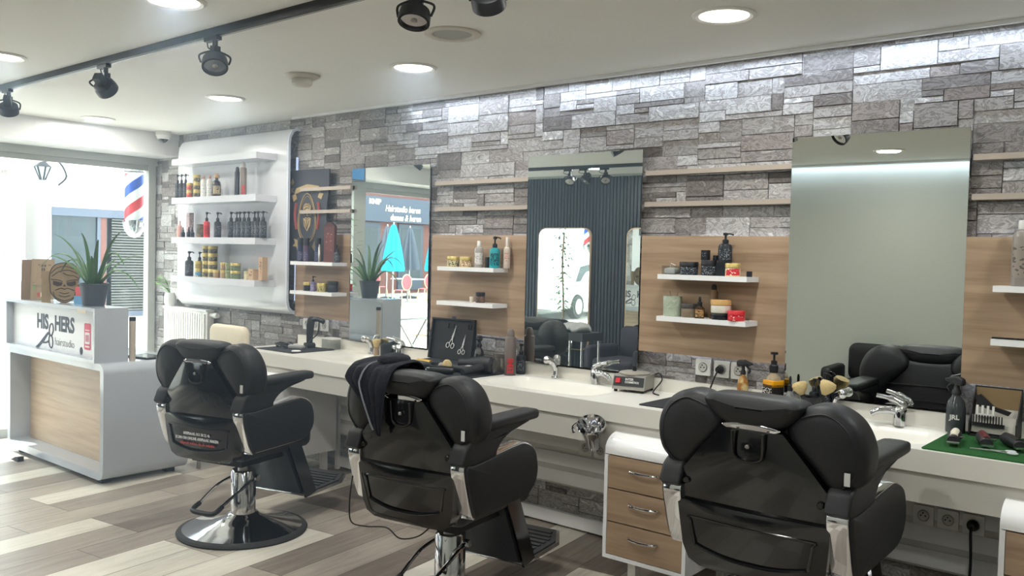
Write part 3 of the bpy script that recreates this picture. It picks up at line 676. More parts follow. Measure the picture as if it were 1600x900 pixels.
    fr = spline(Z([(-0.165, 0.615), (0.0, 0.615), (0.165, 0.615), (0.168, 0.60), (0.158, 0.535), (0.148, 0.517), (0.07, 0.497), (0.0, 0.493), (-0.07, 0.497), (-0.148, 0.517), (-0.158, 0.535), (-0.168, 0.60)]), 4, True)
    m = MB(); m.tube([RB(a, b, -0.349 - 0.021 * (1 - (a / 0.21) ** 2)) for a, b in fr], 0.005, 6, True); m.build('embossed_frame', gloss_b, sh)
    u = Z([(-0.042, 0.935), (-0.04, 0.865), (-0.028, 0.845), (0.0, 0.838), (0.028, 0.845), (0.04, 0.865), (0.042, 0.935)])
    m = MB(); m.tube([RB(a, b, -0.346 - 0.012) for a, b in spline(u, 5)], 0.005, 6); m.build('headrest_slot', gloss_b, sh)
    m = MB(); p = Vector(RB(0, 0.888 + U, -0.352)); m.cyl(p, p + Vector((0, -0.012, 0)), 0.007, seg=12, bev=0.002); m.build('slot_bolt', steel, sh)
    for s in (-1, 1):
        for zz, xx in ((0.735, 0.185), (0.595, 0.185)):
            p = Vector(RB(s * xx, zz + U, -0.336)); m = MB(); m.cyl(p, p + Vector((0, -0.014, 0)), 0.011, seg=14, bev=0.003); m.build('bolt', gloss_b, sh)
    # arms
    for s in (-1, 1):
        S = lambda a, b, q, s=s: (s * (q - 0.018), a + 0.075, b)
        pan = [tuple(p) for p in spline(Z([(-0.405, 0.708), (-0.33, 0.712), (-0.02, 0.735), (0.06, 0.73), (0.125, 0.69), (0.15, 0.61), (0.13, 0.545), (0.06, 0.505), (-0.10, 0.498), (-0.30, 0.496), (-0.34, 0.50), (-0.378, 0.59)]), 4, True)]
        MB().slab(pan, S, 0.246, 0.308, 0.003).build('arm_trim', chrome, t)
        c = Vector((-0.1, 0.61 + U)); pin = [tuple(c + (Vector(p) - c) * 0.965) for p in pan]
        MB().slab(pin, S, 0.302, 0.319, 0.008, 0.004).build('arm_panel', leather, t)
        MB().slab(pin, S, 0.240, 0.252, 0.005).build('arm_inner_panel', leather, t)
        post = Z([(-0.408, 0.71), (-0.41, 0.76), (-0.39, 0.79), (-0.335, 0.815), (-0.25, 0.832), (0.03, 0.838), (0.05, 0.822), (-0.06, 0.80), (-0.14, 0.77), (-0.18, 0.735), (-0.205, 0.71)])
        MB().slab([tuple(p) for p in spline(post, 3, True)], S, 0.242, 0.316, 0.012).build('arm_post', leather, t)
        pd = [(0.24, -0.28), (0.285, -0.30), (0.33, -0.28), (0.336, 0.07), (0.32, 0.125), (0.285, 0.135), (0.252, 0.125), (0.238, 0.07)]
        MB().slab([(s * (p[0] - 0.018), p[1] + 0.07) for p in spline(pd, 4, True)], XY, 0.828 + U, 0.868 + U, 0.014, 0.003).build('arm_pad', leather, t)
    # foot rest
    for s in (-1, 1):
        MB().prism([(0.10, 0.47 + U), (0.20, 0.47 + U), (0.345, 0.165 + U), (0.255, 0.145 + U)], YZ, s * 0.215 - 0.006, s * 0.215 + 0.006, 0.002, 1).build('footrest_bracket', dchrome, t)
    MB().prism([(0.10, 0.44 + U), (0.125, 0.445 + U), (0.255, 0.175 + U), (0.23, 0.17 + U)], YZ, -0.205, 0.205, 0.006).build('calf_pad', leather, t)
    m = MB(); m.cyl((-0.215, 0.245, 0.165 + U), (0.215, 0.245, 0.165 + U), 0.009, seg=12); m.build('footrest_bar', chrome, t)
    fp = [(-0.205, 0.30), (0.205, 0.30), (0.205, 0.60), (0.13, 0.74), (-0.13, 0.74), (-0.205, 0.60)]
    FZ = lambda a, b, q: (a, b, q + (b - 0.30) * 0.03 + U)
    m = MB(); m.prism(fp, FZ, 0.142, 0.158, 0.004); m.build('foot_plate', chrome, t)
    m = MB(); m.prism([(a * 0.93, 0.30 + (b - 0.30) * 0.95 + 0.006) for a, b in fp], FZ, 0.155, 0.163, 0.002)
    for k in range(8): m.box((-0.165 + max(0, k - 5) * 0.02, 0.34 + 0.045 * k, 0.162 + U + 0.00135 * k), (0.165 - max(0, k - 5) * 0.02, 0.362 + 0.045 * k, 0.1705 + U + 0.00135 * k))
    m.build('foot_mat', dark_rub, t)
    p = RB(0.248, 0.83 + U, -0.333); m = MB(); m.box((p[0] - 0.008, p[1] - 0.006, p[2] - 0.02), (p[0] + 0.008, p[1] - 0.003, p[2] + 0.02)); m.build('care_tag', P('tag_white', (190, 190, 188), 0.6), t)
    return t, RB
C1, RB1 = barber_chair((-4.12, -1.28, 0), 14, 0.0, 'left barber chair with booking text printed on its lower back')
a0 = (R(90) - math.atan(0.10) * 0, 0, 0)
text('AFSPRAAK: 013 58 22 46', 0.020, P('print_grey', (206, 208, 212), 0.6, var=0), C1, (0, -0.3395, 0.572), (R(90 + 5.7), 0, 0), 'booking_text', sx=0.85, off=0.0006, align='CENTER')
text('SCAN OM ONLINE AFSPRAAK MAKEN', 0.020, MATS['print_grey'], C1, (0, -0.3370, 0.547), (R(90 + 5.7), 0, 0), 'booking_text', sx=0.85, off=0.0006, align='CENTER')
text('afspraak maken via de website', 0.020, P('print_red', (170, 70, 74), 0.6, var=0), C1, (0, -0.3345, 0.522), (R(90 + 5.7), 0, 0), 'booking_text', sx=0.95, off=0.0006, align='CENTER')
C2, RB2 = barber_chair((-2.575, -1.28, 0), 8, 0.0, 'middle barber chair with a dark towel over its backrest')
C3, RB3 = barber_chair((-1.22, -0.95, 0), 1, 0.03, 'right barber chair nearest the camera, with bare headrest')

C3.scale = (1.09, 1.10, 1.0)
# towel draped over the middle chair
def towel():
    t = thing('towel', 'dark navy towel hanging over the middle barber chair', 'towel', (-2.575, -1.28, 0), 8)
    path = [(-0.145, 0.94), (-0.15, 1.02), (-0.19, 1.066), (-0.27, 1.07), (-0.34, 1.05), (-0.372, 0.99), (-0.374, 0.93), (-0.37, 0.86), (-0.365, 0.785)]
    pth = spline(path, 8); n = len(pth); rows = []
    m = MB(); g = []
    for i, p in enumerate(pth):
        v = i / (n - 1); L = []
        x0 = -0.225 - 0.04 * math.sin(v * 3.0) + 0.115 * max(0, v - 0.62) / 0.38; x1 = -0.03 - 0.03 * v - 0.03 * max(0, v - 0.6)
        for k in range(25):
            u = k / 24; x = x0 + (x1 - x0) * u
            rip = 0.016 * math.sin(u * 15 + v * 2.2) * (0.35 + v) + 0.008 * math.sin(u * 31 - v * 6)
            zend = 0.035 * abs(u - 0.65) * 3.5 * max(0, (v - 0.5) * 2)
            L.append(m.bm.verts.new((x, p[0] - abs(rip) * (1.0 if p[0] < -0.3 else -0.1), p[1] + zend + (rip * 0.35 if 0.2 < v < 0.5 else 0))))
        g.append(L)
    for i in range(n - 1):
        for k in range(24): m.bm.faces.new((g[i][k], g[i][k + 1], g[i + 1][k + 1], g[i + 1][k]))
    hem = [[Vector(q.co) for q in (r[9] if False else r[10],)][0] for r in g]
    hem2 = [Vector(r[0].co) for r in g]
    o = m.build('cloth', terrac, t, ang=180)
    sm = o.modifiers.new('thickness', 'SOLIDIFY'); sm.thickness = 0.007; sm.offset = 1
    sb = o.modifiers.new('smooth', 'SUBSURF'); sb.levels = 1; sb.render_levels = 1
    m = MB(); m.tube([p + Vector((0.0, -0.014, 0.004)) for p in hem[16:]], 0.0035, 6); m.build('hem', P('hem_grey', (112, 116, 124), 0.9), t)
    m = MB(); m.slab([tuple(p) for p in spline([(-0.17, -0.30), (-0.09, -0.315), (-0.05, -0.25), (-0.09, -0.19), (-0.17, -0.20)], 5, True)], lambda a, b, q: (a, b, q), 1.052, 1.10, 0.02, 0.01); m.build('folded_top', terrac, t)
towel()
t = thing('cord', 'thin black cord looping below the middle barber chair', 'cord', (-2.575, -1.28, 0), 8)
MB().tube(spline([(-0.255, -0.34, 0.60), (-0.26, -0.35, 0.50), (-0.25, -0.35, 0.415), (-0.18, -0.34, 0.405), (-0.08, -0.33, 0.415), (-0.01, -0.33, 0.385), (0.06, -0.30, 0.40), (0.07, -0.22, 0.43)], 8), 0.003).build('wire', matte_b, t)

# ---------------------------------------------------------------- reception desk
D = thing('reception_desk', 'white reception desk with oak inset front, lettered upper box and rounded corners', 'reception desk', (-6.22, -1.40, 0))
hx = 0.745; dep = 0.58; zt = 0.775
def desk_shell():
    # a ring profile (x,z): outer rounded rectangle minus inner opening, closed at the side; front is inset
    o = rrect(-hx, 0.035, hx, zt, 0.065, 6); i = rrect(-hx + 0.045, 0.085, hx - 0.045, zt - 0.045, 0.012, 6)
    m = MB(); n = len(o)
    A = [[m.bm.verts.new((a, y, b)) for a, b in o] for y in (0.0, dep)]; B = [[m.bm.verts.new((a, y, b)) for a, b in i] for y in (0.0, dep)]
    for k in range(n):
        j = (k + 1) % n
        m.bm.faces.new((A[0][k], A[0][j], A[1][j], A[1][k])); m.bm.faces.new((B[0][j], B[0][k], B[1][k], B[1][j]))
        m.bm.faces.new((A[0][j], A[0][k], B[0][k], B[0][j])); m.bm.faces.new((A[1][k], A[1][j], B[1][j], B[1][k]))
    m.build('shell', desk_w, D)
desk_shell()
MB().box((-hx + 0.046, 0.14, 0.086), (hx - 0.046, 0.16, zt - 0.046)).build('front_panel', oak_l, D, 'oak inset front panel')
for x in (-hx + 0.10, hx - 0.16): 
    for y in (0.04, dep - 0.1): MB().box((x, y, 0), (x + 0.06, y + 0.06, 0.036)).build('foot', matte_b, D)
def box_shell():
    x0, x1, z0, z1, dp = -hx + 0.005, hx - 0.085, zt, 1.123, 0.20
    m = MB(); th = 0.022
    m.box((x0, -0.02, z1 - th), (x1, dp, z1), 0.002); m.box((x0, -0.02, z0), (x1, dp, z0 + th), 0.001)
    m.box((x0, -0.019, z0 + th), (x0 + th, dp, z1 - th)); m.box((x1 - th, -0.019, z0 + th), (x1, dp, z1 - th))
    m.build('upper_box', desk_w, D)
    MB().box((x0 + th, 0.03, z0 + th), (x1 - th, 0.05, z1 - th)).build('lettered_panel', P('panel_white', (224, 224, 226), 0.35, var=0.02), D)
    return x0, x1
bx0, bx1 = box_shell()
yl = 0.029
text('HIS', 0.14, ink, D, (-0.315, yl, 0.938), (R(90), 0, 0), 'lettering', off=0.005, sx=0.93)
text('HERS', 0.14, ink, D, (-0.03, yl, 0.938), (R(90), 0, 0), 'lettering', off=0.005, sx=0.93)
text('hairstudio', 0.078, ink, D, (-0.025, yl, 0.835), (R(90), 0, 0), 'lettering', off=-0.0015, sx=0.95)
FY = lambda a, b, q: (a - 0.01, yl - 0.001 + q * 0.001, b - 0.03)
m = MB()
def ringp(cx, cz, rx, rz_, w, rot=0):
    pts = []
    for k in range(28):
        a = 2 * PI * k / 28; x, z = rx * math.cos(a), rz_ * math.sin(a); pts.append((cx + x * math.cos(rot) - z * math.sin(rot), yl, cz + x * math.sin(rot) + z * math.cos(rot)))
    m.tube(pts, w, 6, True)
ringp(-0.08, 0.935, 0.03, 0.044, 0.0045, -0.3); ringp(-0.085, 0.855, 0.03, 0.044, 0.0045, 0.2)
m.prism([(-0.085, 0.93), (-0.125, 0.925), (-0.19, 0.875), (-0.27, 0.83), (-0.36, 0.80), (-0.355, 0.812), (-0.27, 0.855), (-0.2, 0.90), (-0.13, 0.945), (-0.10, 0.95)], FY, -0.5, 1)
m.prism([(-0.105, 0.875), (-0.15, 0.865), (-0.20, 0.862), (-0.20, 0.872), (-0.15, 0.878), (-0.105, 0.895)], FY, -0.5, 1)
m.build('scissors_emblem', ink, D)
m = MB(); m.prism(rrect(0.425, 0.872, 0.515, 1.045, 0.014), FY, 0, 1); pk = m.build('phone_emblem', P('phone_red', (214, 88, 108), 0.6, var=0), D)
m = MB(); m.prism(rrect(0.438, 0.91, 0.502, 0.985, 0.003), FY, -0.6, 0.2); m.prism(rrect(0.44, 0.997, 0.50, 1.003, 0.002), FY, -0.6, 0.2); m.prism(rrect(0.44, 0.888, 0.50, 0.898, 0.002), FY, -0.6, 0.2); m.build('phone_screen', P('emblem_white', (228, 224, 226), 0.6, var=0), pk)
m = MB(); m.prism(rrect(0.446, 0.925, 0.494, 0.97, 0.004), FY, -0.9, -0.5); m.build('phone_icon', P('icon_pink', (196, 130, 146), 0.6, var=0), pk)
m = MB(); m.prism([(0.383 + 0.021 * math.cos(a), 0.858 + 0.026 * math.sin(a)) for a in [2 * PI * k / 20 for k in range(20)]], FY, 0, 1); m.build('round_emblem', ink, D)
m = MB(); m.box((0.415, -0.0215, 1.085), (0.545, -0.0195, 1.105)); m.build('tape_strip', P('tape_beige', (208, 196, 176), 0.6), D)
t = thing('door_wedge', 'small dark rubber door wedge lying under the desk front', 'door wedge', (-6.58, -1.475, 0))
MB().prism([(-0.07, 0.0), (0.05, 0.0), (0.05, 0.035), (0.0, 0.028)], XZ, -0.02, 0.02, 0.003).build('wedge', dark_rub, t)

ztop = 1.123
# things on the desk
t = thing('aloe_plant', 'spiky green aloe in a dark grey pot on the reception desk', 'plant', (-5.83, -1.30, ztop))
MB().lathe([(0.0, 0.0), (0.062, 0.0), (0.066, 0.004), (0.088, 0.138), (0.092, 0.14), (0.092, 0.15), (0.084, 0.15), (0.08, 0.13), (0.0, 0.128)], seg=36).build('pot', P('pot_slate', (66, 74, 84), 0.55), t)
MB().lathe([(0.0, 0.134), (0.04, 0.136), (0.081, 0.131), (0.08, 0.12)], seg=24).build('soil', P('soil', (70, 56, 44), 0.95, var=0.4, scale=200), t)
rl = random.Random(5)
leaves = [(-175, 0.36, 0.10), (-160, 0.34, 0.20), (-140, 0.22, 0.33), (170, 0.30, 0.06), (-20, 0.24, 0.30), (0, 0.36, 0.16), (10, 0.40, 0.02), (20, 0.20, 0.36), (-60, 0.10, 0.34), (95, 0.12, 0.30), (70, 0.26, 0.22), (-95, 0.28, 0.14), (-100, 0.10, 0.24), (130, 0.30, 0.18), (-30, 0.14, 0.20), (150, 0.12, 0.22)]
for az, outd, hgt in leaves:
    outd *= 1.12; hgt *= 1.05
    a = R(az); d = Vector((math.cos(a), math.sin(a), 0)); base = Vector((0, 0, 0.12)) + d * 0.018
    droop = 0.10 if hgt < 0.18 else 0.0
    pts = spline([base, base + d * outd * 0.38 + Vector((0, 0, hgt * 0.62 + droop)), base + d * outd * 0.72 + Vector((0, 0, hgt * 0.9 + droop * 0.8)), base + d * outd + Vector((0, 0, hgt if not droop else hgt - 0.02))], 5)
    side = Vector((-d.y, d.x, 0)); L = []; n = len(pts)
    for i, p in enumerate(pts):
        v = i / (n - 1); w = 0.0175 * (1 - v) ** 0.8 + 0.001; th = w * 0.35
        tn = (pts[min(i + 1, n - 1)] - pts[max(i - 1, 0)]).normalized(); up = side.cross(tn)
        L.append([p + side * w + up * th * 0.8, p - up * th, p - side * w + up * th * 0.8, p + up * th * 0.15])
    m = MB(); m.loft(L); m.build('leaf', green_l, t, ang=60)
def card(name, loc, rz, label, cat, w, h, dz=0.0):
    return thing(name, label, cat, loc, rz)
t = thing('price_menu', 'brown folded price menu standing at the left end of the desk', 'menu', (-6.67, -1.305, ztop), 50)
mc = wood('menu_brown', (132, 110, 90), (112, 92, 74), 'Z')
MB().box((-0.16, -0.004, 0), (0.045, 0.004, 0.285), 0.001, 1, M=Matrix.Rotation(R(-4), 4, 'X')).build('left_leaf', mc, t)
m = MB(); m.box((-0.06, -0.034, 0), (0.145, -0.026, 0.29), 0.001, 1, M=Matrix.Rotation(R(-5), 4, 'X')); m.build('right_leaf', wood('menu_tan', (160, 140, 114), (142, 122, 98), 'Z'), t)
m = MB(); RX = Matrix.Rotation(R(-5), 4, 'X'); 
for a, b, c, d in ((0.03, 0.235, 0.045, 0.25), (0.055, 0.235, 0.07, 0.25), (0.03, 0.205, 0.042, 0.226), (0.05, 0.205, 0.062, 0.226), (0.0, 0.245, 0.02, 0.25), (0.09, 0.245, 0.115, 0.25), (0.02, 0.195, 0.085, 0.198), (-0.045, 0.12, -0.025, 0.122), (-0.045, 0.10, 0.06, 0.102), (0.11, 0.04, 0.13, 0.045), (-0.045, 0.09, 0.06, 0.092), (0.07, 0.07, 0.078, 0.12)): m.box((a, -0.0352, b), (c, -0.0338, d), M=RX)
m.build('menu_print', P('menu_ink', (74, 58, 48), 0.7, var=0), t)
for k, (c, a, b) in enumerate((((150, 60, 50), 0.03, 0.15), ((70, 96, 62), 0.08, 0.15), ((66, 92, 130), 0.105, 0.15), ((120, 150, 96), -0.04, 0.07), ((188, 76, 60), 0.0, 0.02), ((224, 216, 206), 0.03, 0.02), ((210, 140, 70), 0.06, 0.02))):
    m = MB(); m.box((a, -0.0353, b), (a + 0.02, -0.0338, b + 0.035 if k < 3 else b + 0.03), M=RX); m.build('menu_picture', P('pic%d' % k, c, 0.7, var=0), t)
MENU_S = 0.74
for ch in [x for x in bpy.data.objects if x.parent == t]: ch.scale = (MENU_S, 1, 1)
t = thing('bearded_man_cutout', 'wooden cutout of a bearded head with quiff and glasses on the desk', 'cutout', (-6.24, -1.31, ztop), 55)
ply = P('plywood', (148, 128, 98), 0.7, var=0.1); lnm = P('burnt_line', (66, 52, 46), 0.8, var=0)
hd = [(-0.085, 0.07), (-0.09, 0.12), (-0.095, 0.17), (-0.085, 0.225), (-0.055, 0.262), (0.0, 0.275), (0.05, 0.268), (0.09, 0.235), (0.098, 0.19), (0.088, 0.15), (0.09, 0.11), (0.078, 0.06), (0.045, 0.018), (0.0, 0.0), (-0.045, 0.018)]
MB().prism([tuple(p) for p in spline(hd, 4, True)], XZ, -0.004, 0.004).build('head_board', ply, t)
FH = lambda a, b, q: (a, q, b)
m = MB()
for pts in ([(-0.085, 0.2), (-0.05, 0.235), (0.0, 0.25), (0.06, 0.235)], [(-0.08, 0.18), (-0.03, 0.215), (0.03, 0.222), (0.08, 0.2)], [(-0.01, 0.205), (0.02, 0.19), (0.06, 0.185), (0.085, 0.17)],
            [(-0.085, 0.16), (-0.04, 0.155), (-0.012, 0.145)], [(0.085, 0.16), (0.04, 0.155), (0.012, 0.145)], [(-0.06, 0.085), (-0.02, 0.10), (0.0, 0.092), (0.02, 0.10), (0.06, 0.085)], [(-0.07, 0.075), (-0.055, 0.035), (0, 0.012)], [(0.07, 0.075), (0.055, 0.035), (0, 0.012)], [(-0.03, 0.07), (0.0, 0.062), (0.03, 0.07)], [(-0.035, 0.05), (0, 0.04), (0.035, 0.05)]):
    m.tube([(a, -0.005, b) for a, b in [tuple(p) for p in spline(pts, 5)]], 0.0028, 5)
m.tube([(p.x, -0.004, p.y) for p in spline(hd, 4, True)], 0.003, 5, True)
m.build('burnt_lines', lnm, t)
m = MB()
for s in (-1, 1): m.prism([(s * 0.012, 0.138), (s * 0.07, 0.15), (s * 0.072, 0.125), (s * 0.045, 0.112), (s * 0.018, 0.118)], FH, -0.0065, -0.0038)
m.prism([(-0.01, 0.112), (0.01, 0.112), (0.0, 0.128)], FH, -0.0065, -0.0038); m.build('glasses', lnm, t)
MB().box((-0.145, 0.006, 0.0), (-0.088, 0.012, 0.215)).build('side_board', ply, t)
t = thing('candy_tin', 'small red and blue tin box on the desk beside the aloe', 'tin', (-6.07, -1.27, ztop), 15)
MB().box((-0.03, -0.025, 0.055), (0.03, 0.025, 0.115), 0.006).build('red_top', red, t); MB().box((-0.038, -0.03, 0.0), (0.038, 0.03, 0.054), 0.008).build('blue_base', P('tin_blue', (96, 150, 190), 0.5), t)
t = thing('beige_tumbler', 'tall beige cylinder with dark cap behind the upper desk box', 'tumbler', (-5.575, -1.165, 0.775))
MB().lathe([(0, 0), (0.02, 0), (0.021, 0.26), (0, 0.26)], seg=20).build('body', P('tumbler_beige', (186, 174, 160), 0.5), t); MB().lathe([(0.0, 0.26), (0.021, 0.26), (0.021, 0.285), (0.0, 0.287)], seg=20).build('cap', matte_b, t)
t = thing('tablet', 'dark tablet lying on the low desk top', 'tablet', (-5.68, -1.01, 0.775), 8)
MB().box((-0.12, -0.085, 0.0), (0.12, 0.085, 0.012), 0.005).build('case', matte_b, t); MB().box((-0.105, -0.07, 0.0121), (0.105, 0.07, 0.0128)).build('screen', gloss_b, t)
# radiator, vase, cream chair
t = thing('radiator', 'white ribbed panel radiator on the stone wall behind the desk', 'radiator', (-6.79, 0, 0))
m = MB(); m.box((-0.335, -0.095, 0.40), (0.335, -0.035, 1.01), 0.006); m.build('body', plast_w, t)
m = MB()
for k in range(18): m.box((-0.318 + k * 0.0355, -0.108, 0.43), (-0.296 + k * 0.0355, -0.094, 0.985), 0.005)
m.build('rib', plast_w, t)
MB().box((-0.338, -0.11, 1.008), (0.338, -0.03, 1.022), 0.003).build('top_grille', plast_w, t)
m = MB(); m.cyl((0.335, -0.06, 0.98), (0.40, -0.06, 0.98), 0.016); m.cyl((0.39, -0.06, 0.98), (0.43, -0.06, 0.98), 0.024, 0.02); m.build('valve', plast_w, t)
t = thing('vase_plant', 'small leafy plant in a white vase on the radiator', 'plant', (-7.07, -0.075, 1.022))
MB().lathe([(0, 0), (0.035, 0), (0.05, 0.03), (0.05, 0.08), (0.035, 0.115), (0.03, 0.115), (0.03, 0.09), (0, 0.09)], seg=24).build('vase', white_g, t)
rl = random.Random(3); m = MB()
for k in range(14):
    a = rl.uniform(-PI, -0.6); r0 = rl.uniform(0.05, 0.10); z1 = rl.uniform(0.14, 0.25); p = Vector((r0 * math.cos(a), min(0.03, r0 * math.sin(a)), z1)); d = Vector((math.cos(a), math.sin(a), rl.uniform(-0.3, 0.6))).normalized(); s = d.cross(Vector((0, 0, 1))).normalized()
    m.tube(spline([(0, 0, 0.09), (p.x * 0.4, p.y * 0.4, z1 * 0.8), p], 4), 0.0018, 5)
    m.loft([[p, p + d * 0.001, p, p], [p + d * 0.025 + s * 0.016, p + d * 0.025 + Vector((0, 0, 0.003)), p + d * 0.025 - s * 0.016, p + d * 0.025 - Vector((0, 0, 0.002))], [p + d * 0.06, p + d * 0.061, p + d * 0.06, p + d * 0.06]], False)
m.build('foliage', P('vase_leaf', (104, 150, 70), 0.5, var=0.3), t)
t = thing('cream_chair', 'cream upholstered chair behind the reception desk', 'chair', (-5.70, -0.50, 0))
cr = P('cream_fabric', (214, 204, 182), 0.8, var=0.05)
MB().slab(rrect(-0.23, 0.50, 0.23, 0.965, 0.06), XZ, 0.10, 0.16, 0.025, 0.01).build('backrest', cr, t); MB().slab(rrect(-0.23, -0.26, 0.23, 0.12, 0.06), XY, 0.42, 0.50, 0.03, 0.01).build('seat', cr, t)
for x in (-0.19, 0.19):
    for y in (-0.22, 0.12): MB().cyl((x, y, 0), (x * 0.92, y * 0.9, 0.425), 0.012, 0.016).build('leg', steel, t)

# ---------------------------------------------------------------- products
def face_az(x, y): return math.atan2(-4.0 - y, 0.0 - x)
def patch(t, name, r, z0, z1, az, half, m, label=None):
    return MB().lathe([(r, z0), (r + 0.0006, z0), (r + 0.0006, z1), (r, z1)], (0, 0, 0), 16, None, az - half, az + half).build(name, m, t, label)
def pump_bottle(loc, r, h, label, body=None, lab=None, group=None, pumpm=None, cat='pump bottle'):
    t = thing('pump_bottle', label, cat, loc, 0, group); hb = h * 0.64; az = face_az(loc[0], loc[1])
    MB().lathe([(0, 0), (r - 0.003, 0), (r, 0.003), (r, hb - r * 0.55), (r * 0.86, hb - r * 0.2), (r * 0.42, hb), (r * 0.36, hb + h * 0.02), (0, hb + h * 0.02)], seg=22).build('body', body or navy, t)
    patch(t, 'label_print', r, hb * 0.14, hb * 0.72, az, 1.0, lab or lab_w)
    m = MB(); k = h * 0.36; m.lathe([(r * 0.46, hb + 0.001), (r * 0.46, hb + k * 0.28), (r * 0.3, hb + k * 0.36), (r * 0.16, hb + k * 0.4), (r * 0.16, hb + k * 0.72), (r * 0.36, hb + k * 0.74), (r * 0.36, hb + k * 0.97), (0, hb + k)], seg=16)
    m.tube([(0, 0, hb + k * 0.88), (-math.sin(az) * r * 0.7, math.cos(az) * r * 0.7, hb + k * 0.9), (-math.sin(az) * r * 1.15, math.cos(az) * r * 1.15, hb + k * 0.78)], r * 0.13, 8)
    m.build('pump', pumpm or matte_b, t); return t
def jar(loc, r, h, label, body, lid, lab=None, group=None, lidh=0.34, cat='jar', name='jar'):
    t = thing(name, label, cat, loc, 0, group); k = h * (1 - lidh)
    MB().lathe([(0, 0), (r * 0.95, 0), (r, 0.003), (r, k - 0.003), (r * 0.94, k), (0, k)], seg=26).build('body', body, t)
    if lab: patch(t, 'label_print', r, k * 0.12, k * 0.92, face_az(loc[0], loc[1]), 1.1, lab)
    MB().lathe([(0, k), (r * 1.03, k), (r * 1.03, h - 0.003), (r * 0.98, h), (0, h)], seg=26).build('lid', lid, t); return t
def can(loc, r, h, label, body, cap, group=None, cat='spray can', dome=True):
    t = thing('spray_can', label, cat, loc, 0, group); k = h * 0.84
    MB().lathe([(0, 0), (r, 0), (r, k - r * 0.3), (r * 0.75, k), (0, k)], seg=24).build('body', body, t)
    MB().lathe([(0, k), (r * 0.7, k), (r * 0.66, h * 0.94), (r * 0.4, h), (0, h)], seg=20).build('cap', cap, t); return t
def dropper(loc, r, h, label, body, cap, group=None, lab=None):
    t = thing('dropper_bottle', label, 'dropper bottle', loc, 0, group); k = h * 0.58
    MB().lathe([(0, 0), (r, 0), (r, k * 0.78), (r * 0.45, k), (r * 0.4, k * 1.03), (0, k * 1.03)], seg=20).build('body', body, t)
    if lab: patch(t, 'label_print', r, k * 0.1, k * 0.7, face_az(loc[0], loc[1]), 1.0, lab)
    MB().lathe([(0, k), (r * 0.52, k), (r * 0.5, k + h * 0.16), (r * 0.24, k + h * 0.19), (r * 0.28, k + h * 0.34), (r * 0.15, h), (0, h)], seg=14).build('cap', cap, t); return t
def bottle(loc, r, h, label, body, cap, group=None, lab=None, cat='bottle', capf=0.2):
    t = thing('bottle', label, cat, loc, 0, group); k = h * (1 - capf)
    MB().lathe([(0, 0), (r * 0.96, 0), (r, 0.003), (r, k * 0.86), (r * 0.8, k * 0.95), (r * 0.4, k), (0, k)], seg=22).build('body', body, t)
    if lab: patch(t, 'label_print', r, k * 0.15, k * 0.7, face_az(loc[0], loc[1]), 1.0, lab)
    MB().lathe([(0, k), (r * 0.45, k), (r * 0.42, h - 0.003), (r * 0.36, h), (0, h)], seg=16).build('cap', cap, t); return t
def boxed(name, loc, sx, sy, h, label, body, flap, group=None, lab=None, rz=0):
    t = thing(name, label, 'box', loc, rz, group)
    MB().box((-sx / 2, -sy / 2, 0), (sx / 2, sy / 2, h * 0.985), 0.0012, 1).build('carton', body, t)
    MB().box((-sx / 2 + 0.001, -sy / 2 + 0.001, h * 0.985), (sx / 2 - 0.001, sy / 2 - 0.001, h)).build('top_flap', flap, t)
    if lab: MB().box((-sx * 0.3, -sy / 2 - 0.0008, h * 0.3), (sx * 0.3, -sy / 2 - 0.0001, h * 0.8)).build('label_print', lab, t)
    return t
YS = -0.225
G1 = 'pump bottles on the white display panel'; GJ = 'gold tins on the white display panel'
Z2, Z3, Z4 = 1.918, 1.605, 1.298
for x, y, s in ((-6.70, YS, 'leftmost of the pump bottles on the second display shelf'), (-6.64, YS, 'second pump bottle from left on the second display shelf'), (-6.578, YS, 'third pump bottle from left on the second display shelf'), (-6.545, -0.17, 'rear pump bottle half hidden beside the red jars')):
    pump_bottle((x, y, Z2), 0.021, 0.196, s, group=G1)
brown_w = P('white_bottle', (222, 220, 214), 0.35); capbr = P('rose_cap', (176, 130, 112), 0.4)
for k, s in enumerate(('lower red-labelled jar on the second display shelf', 'upper red-labelled jar on the second display shelf')): jar((-6.505, YS - 0.01, Z2 + 0.061 * k), 0.022, 0.060, s, gold, gold, lab_red, 'red-labelled jars')
for k, s in enumerate(('bottom', 'middle', 'top')): jar((-6.412, YS, Z2 + 0.0605 * k), 0.026, 0.060, s + ' gold tin of the three-high stack on the second display shelf', gold, gold, lab_k, GJ)
for x, s in ((-6.312, 'left'), (-6.226, 'right')): bottle((x, YS, Z2), 0.023, 0.168, s + ' white bottle with rose cap and dark leaf label', brown_w, capbr, 'white rose-capped bottles', lab_dw, capf=0.14)
t = thing('liquor_bottle', 'dark brown round bottle with cork stopper and cream label', 'bottle', (-6.128, YS, Z2))
MB().lathe([(0, 0), (0.031, 0), (0.032, 0.004), (0.032, 0.09), (0.028, 0.115), (0.012, 0.13), (0.011, 0.145), (0, 0.145)], seg=24).build('body', P('brown_glass', (44, 30, 30), 0.15), t)
patch(t, 'label_print', 0.032, 0.02, 0.085, face_az(-6.1, YS), 0.9, printed('cream_print', (206, 190, 150), (70, 50, 40), 80, 120))
MB().lathe([(0, 0.146), (0.022, 0.146), (0.024, 0.158), (0.014, 0.165), (0.012, 0.18), (0, 0.18)], seg=18).build('cork', P('cork', (190, 156, 112), 0.8), t)
can((-5.85, YS, Z2), 0.021, 0.218, 'tall black spray can on the second display shelf', navy, navy)
taupe = P('taupe_can', (124, 112, 104), 0.4); taupec = P('taupe_cap', (196, 190, 184), 0.4)
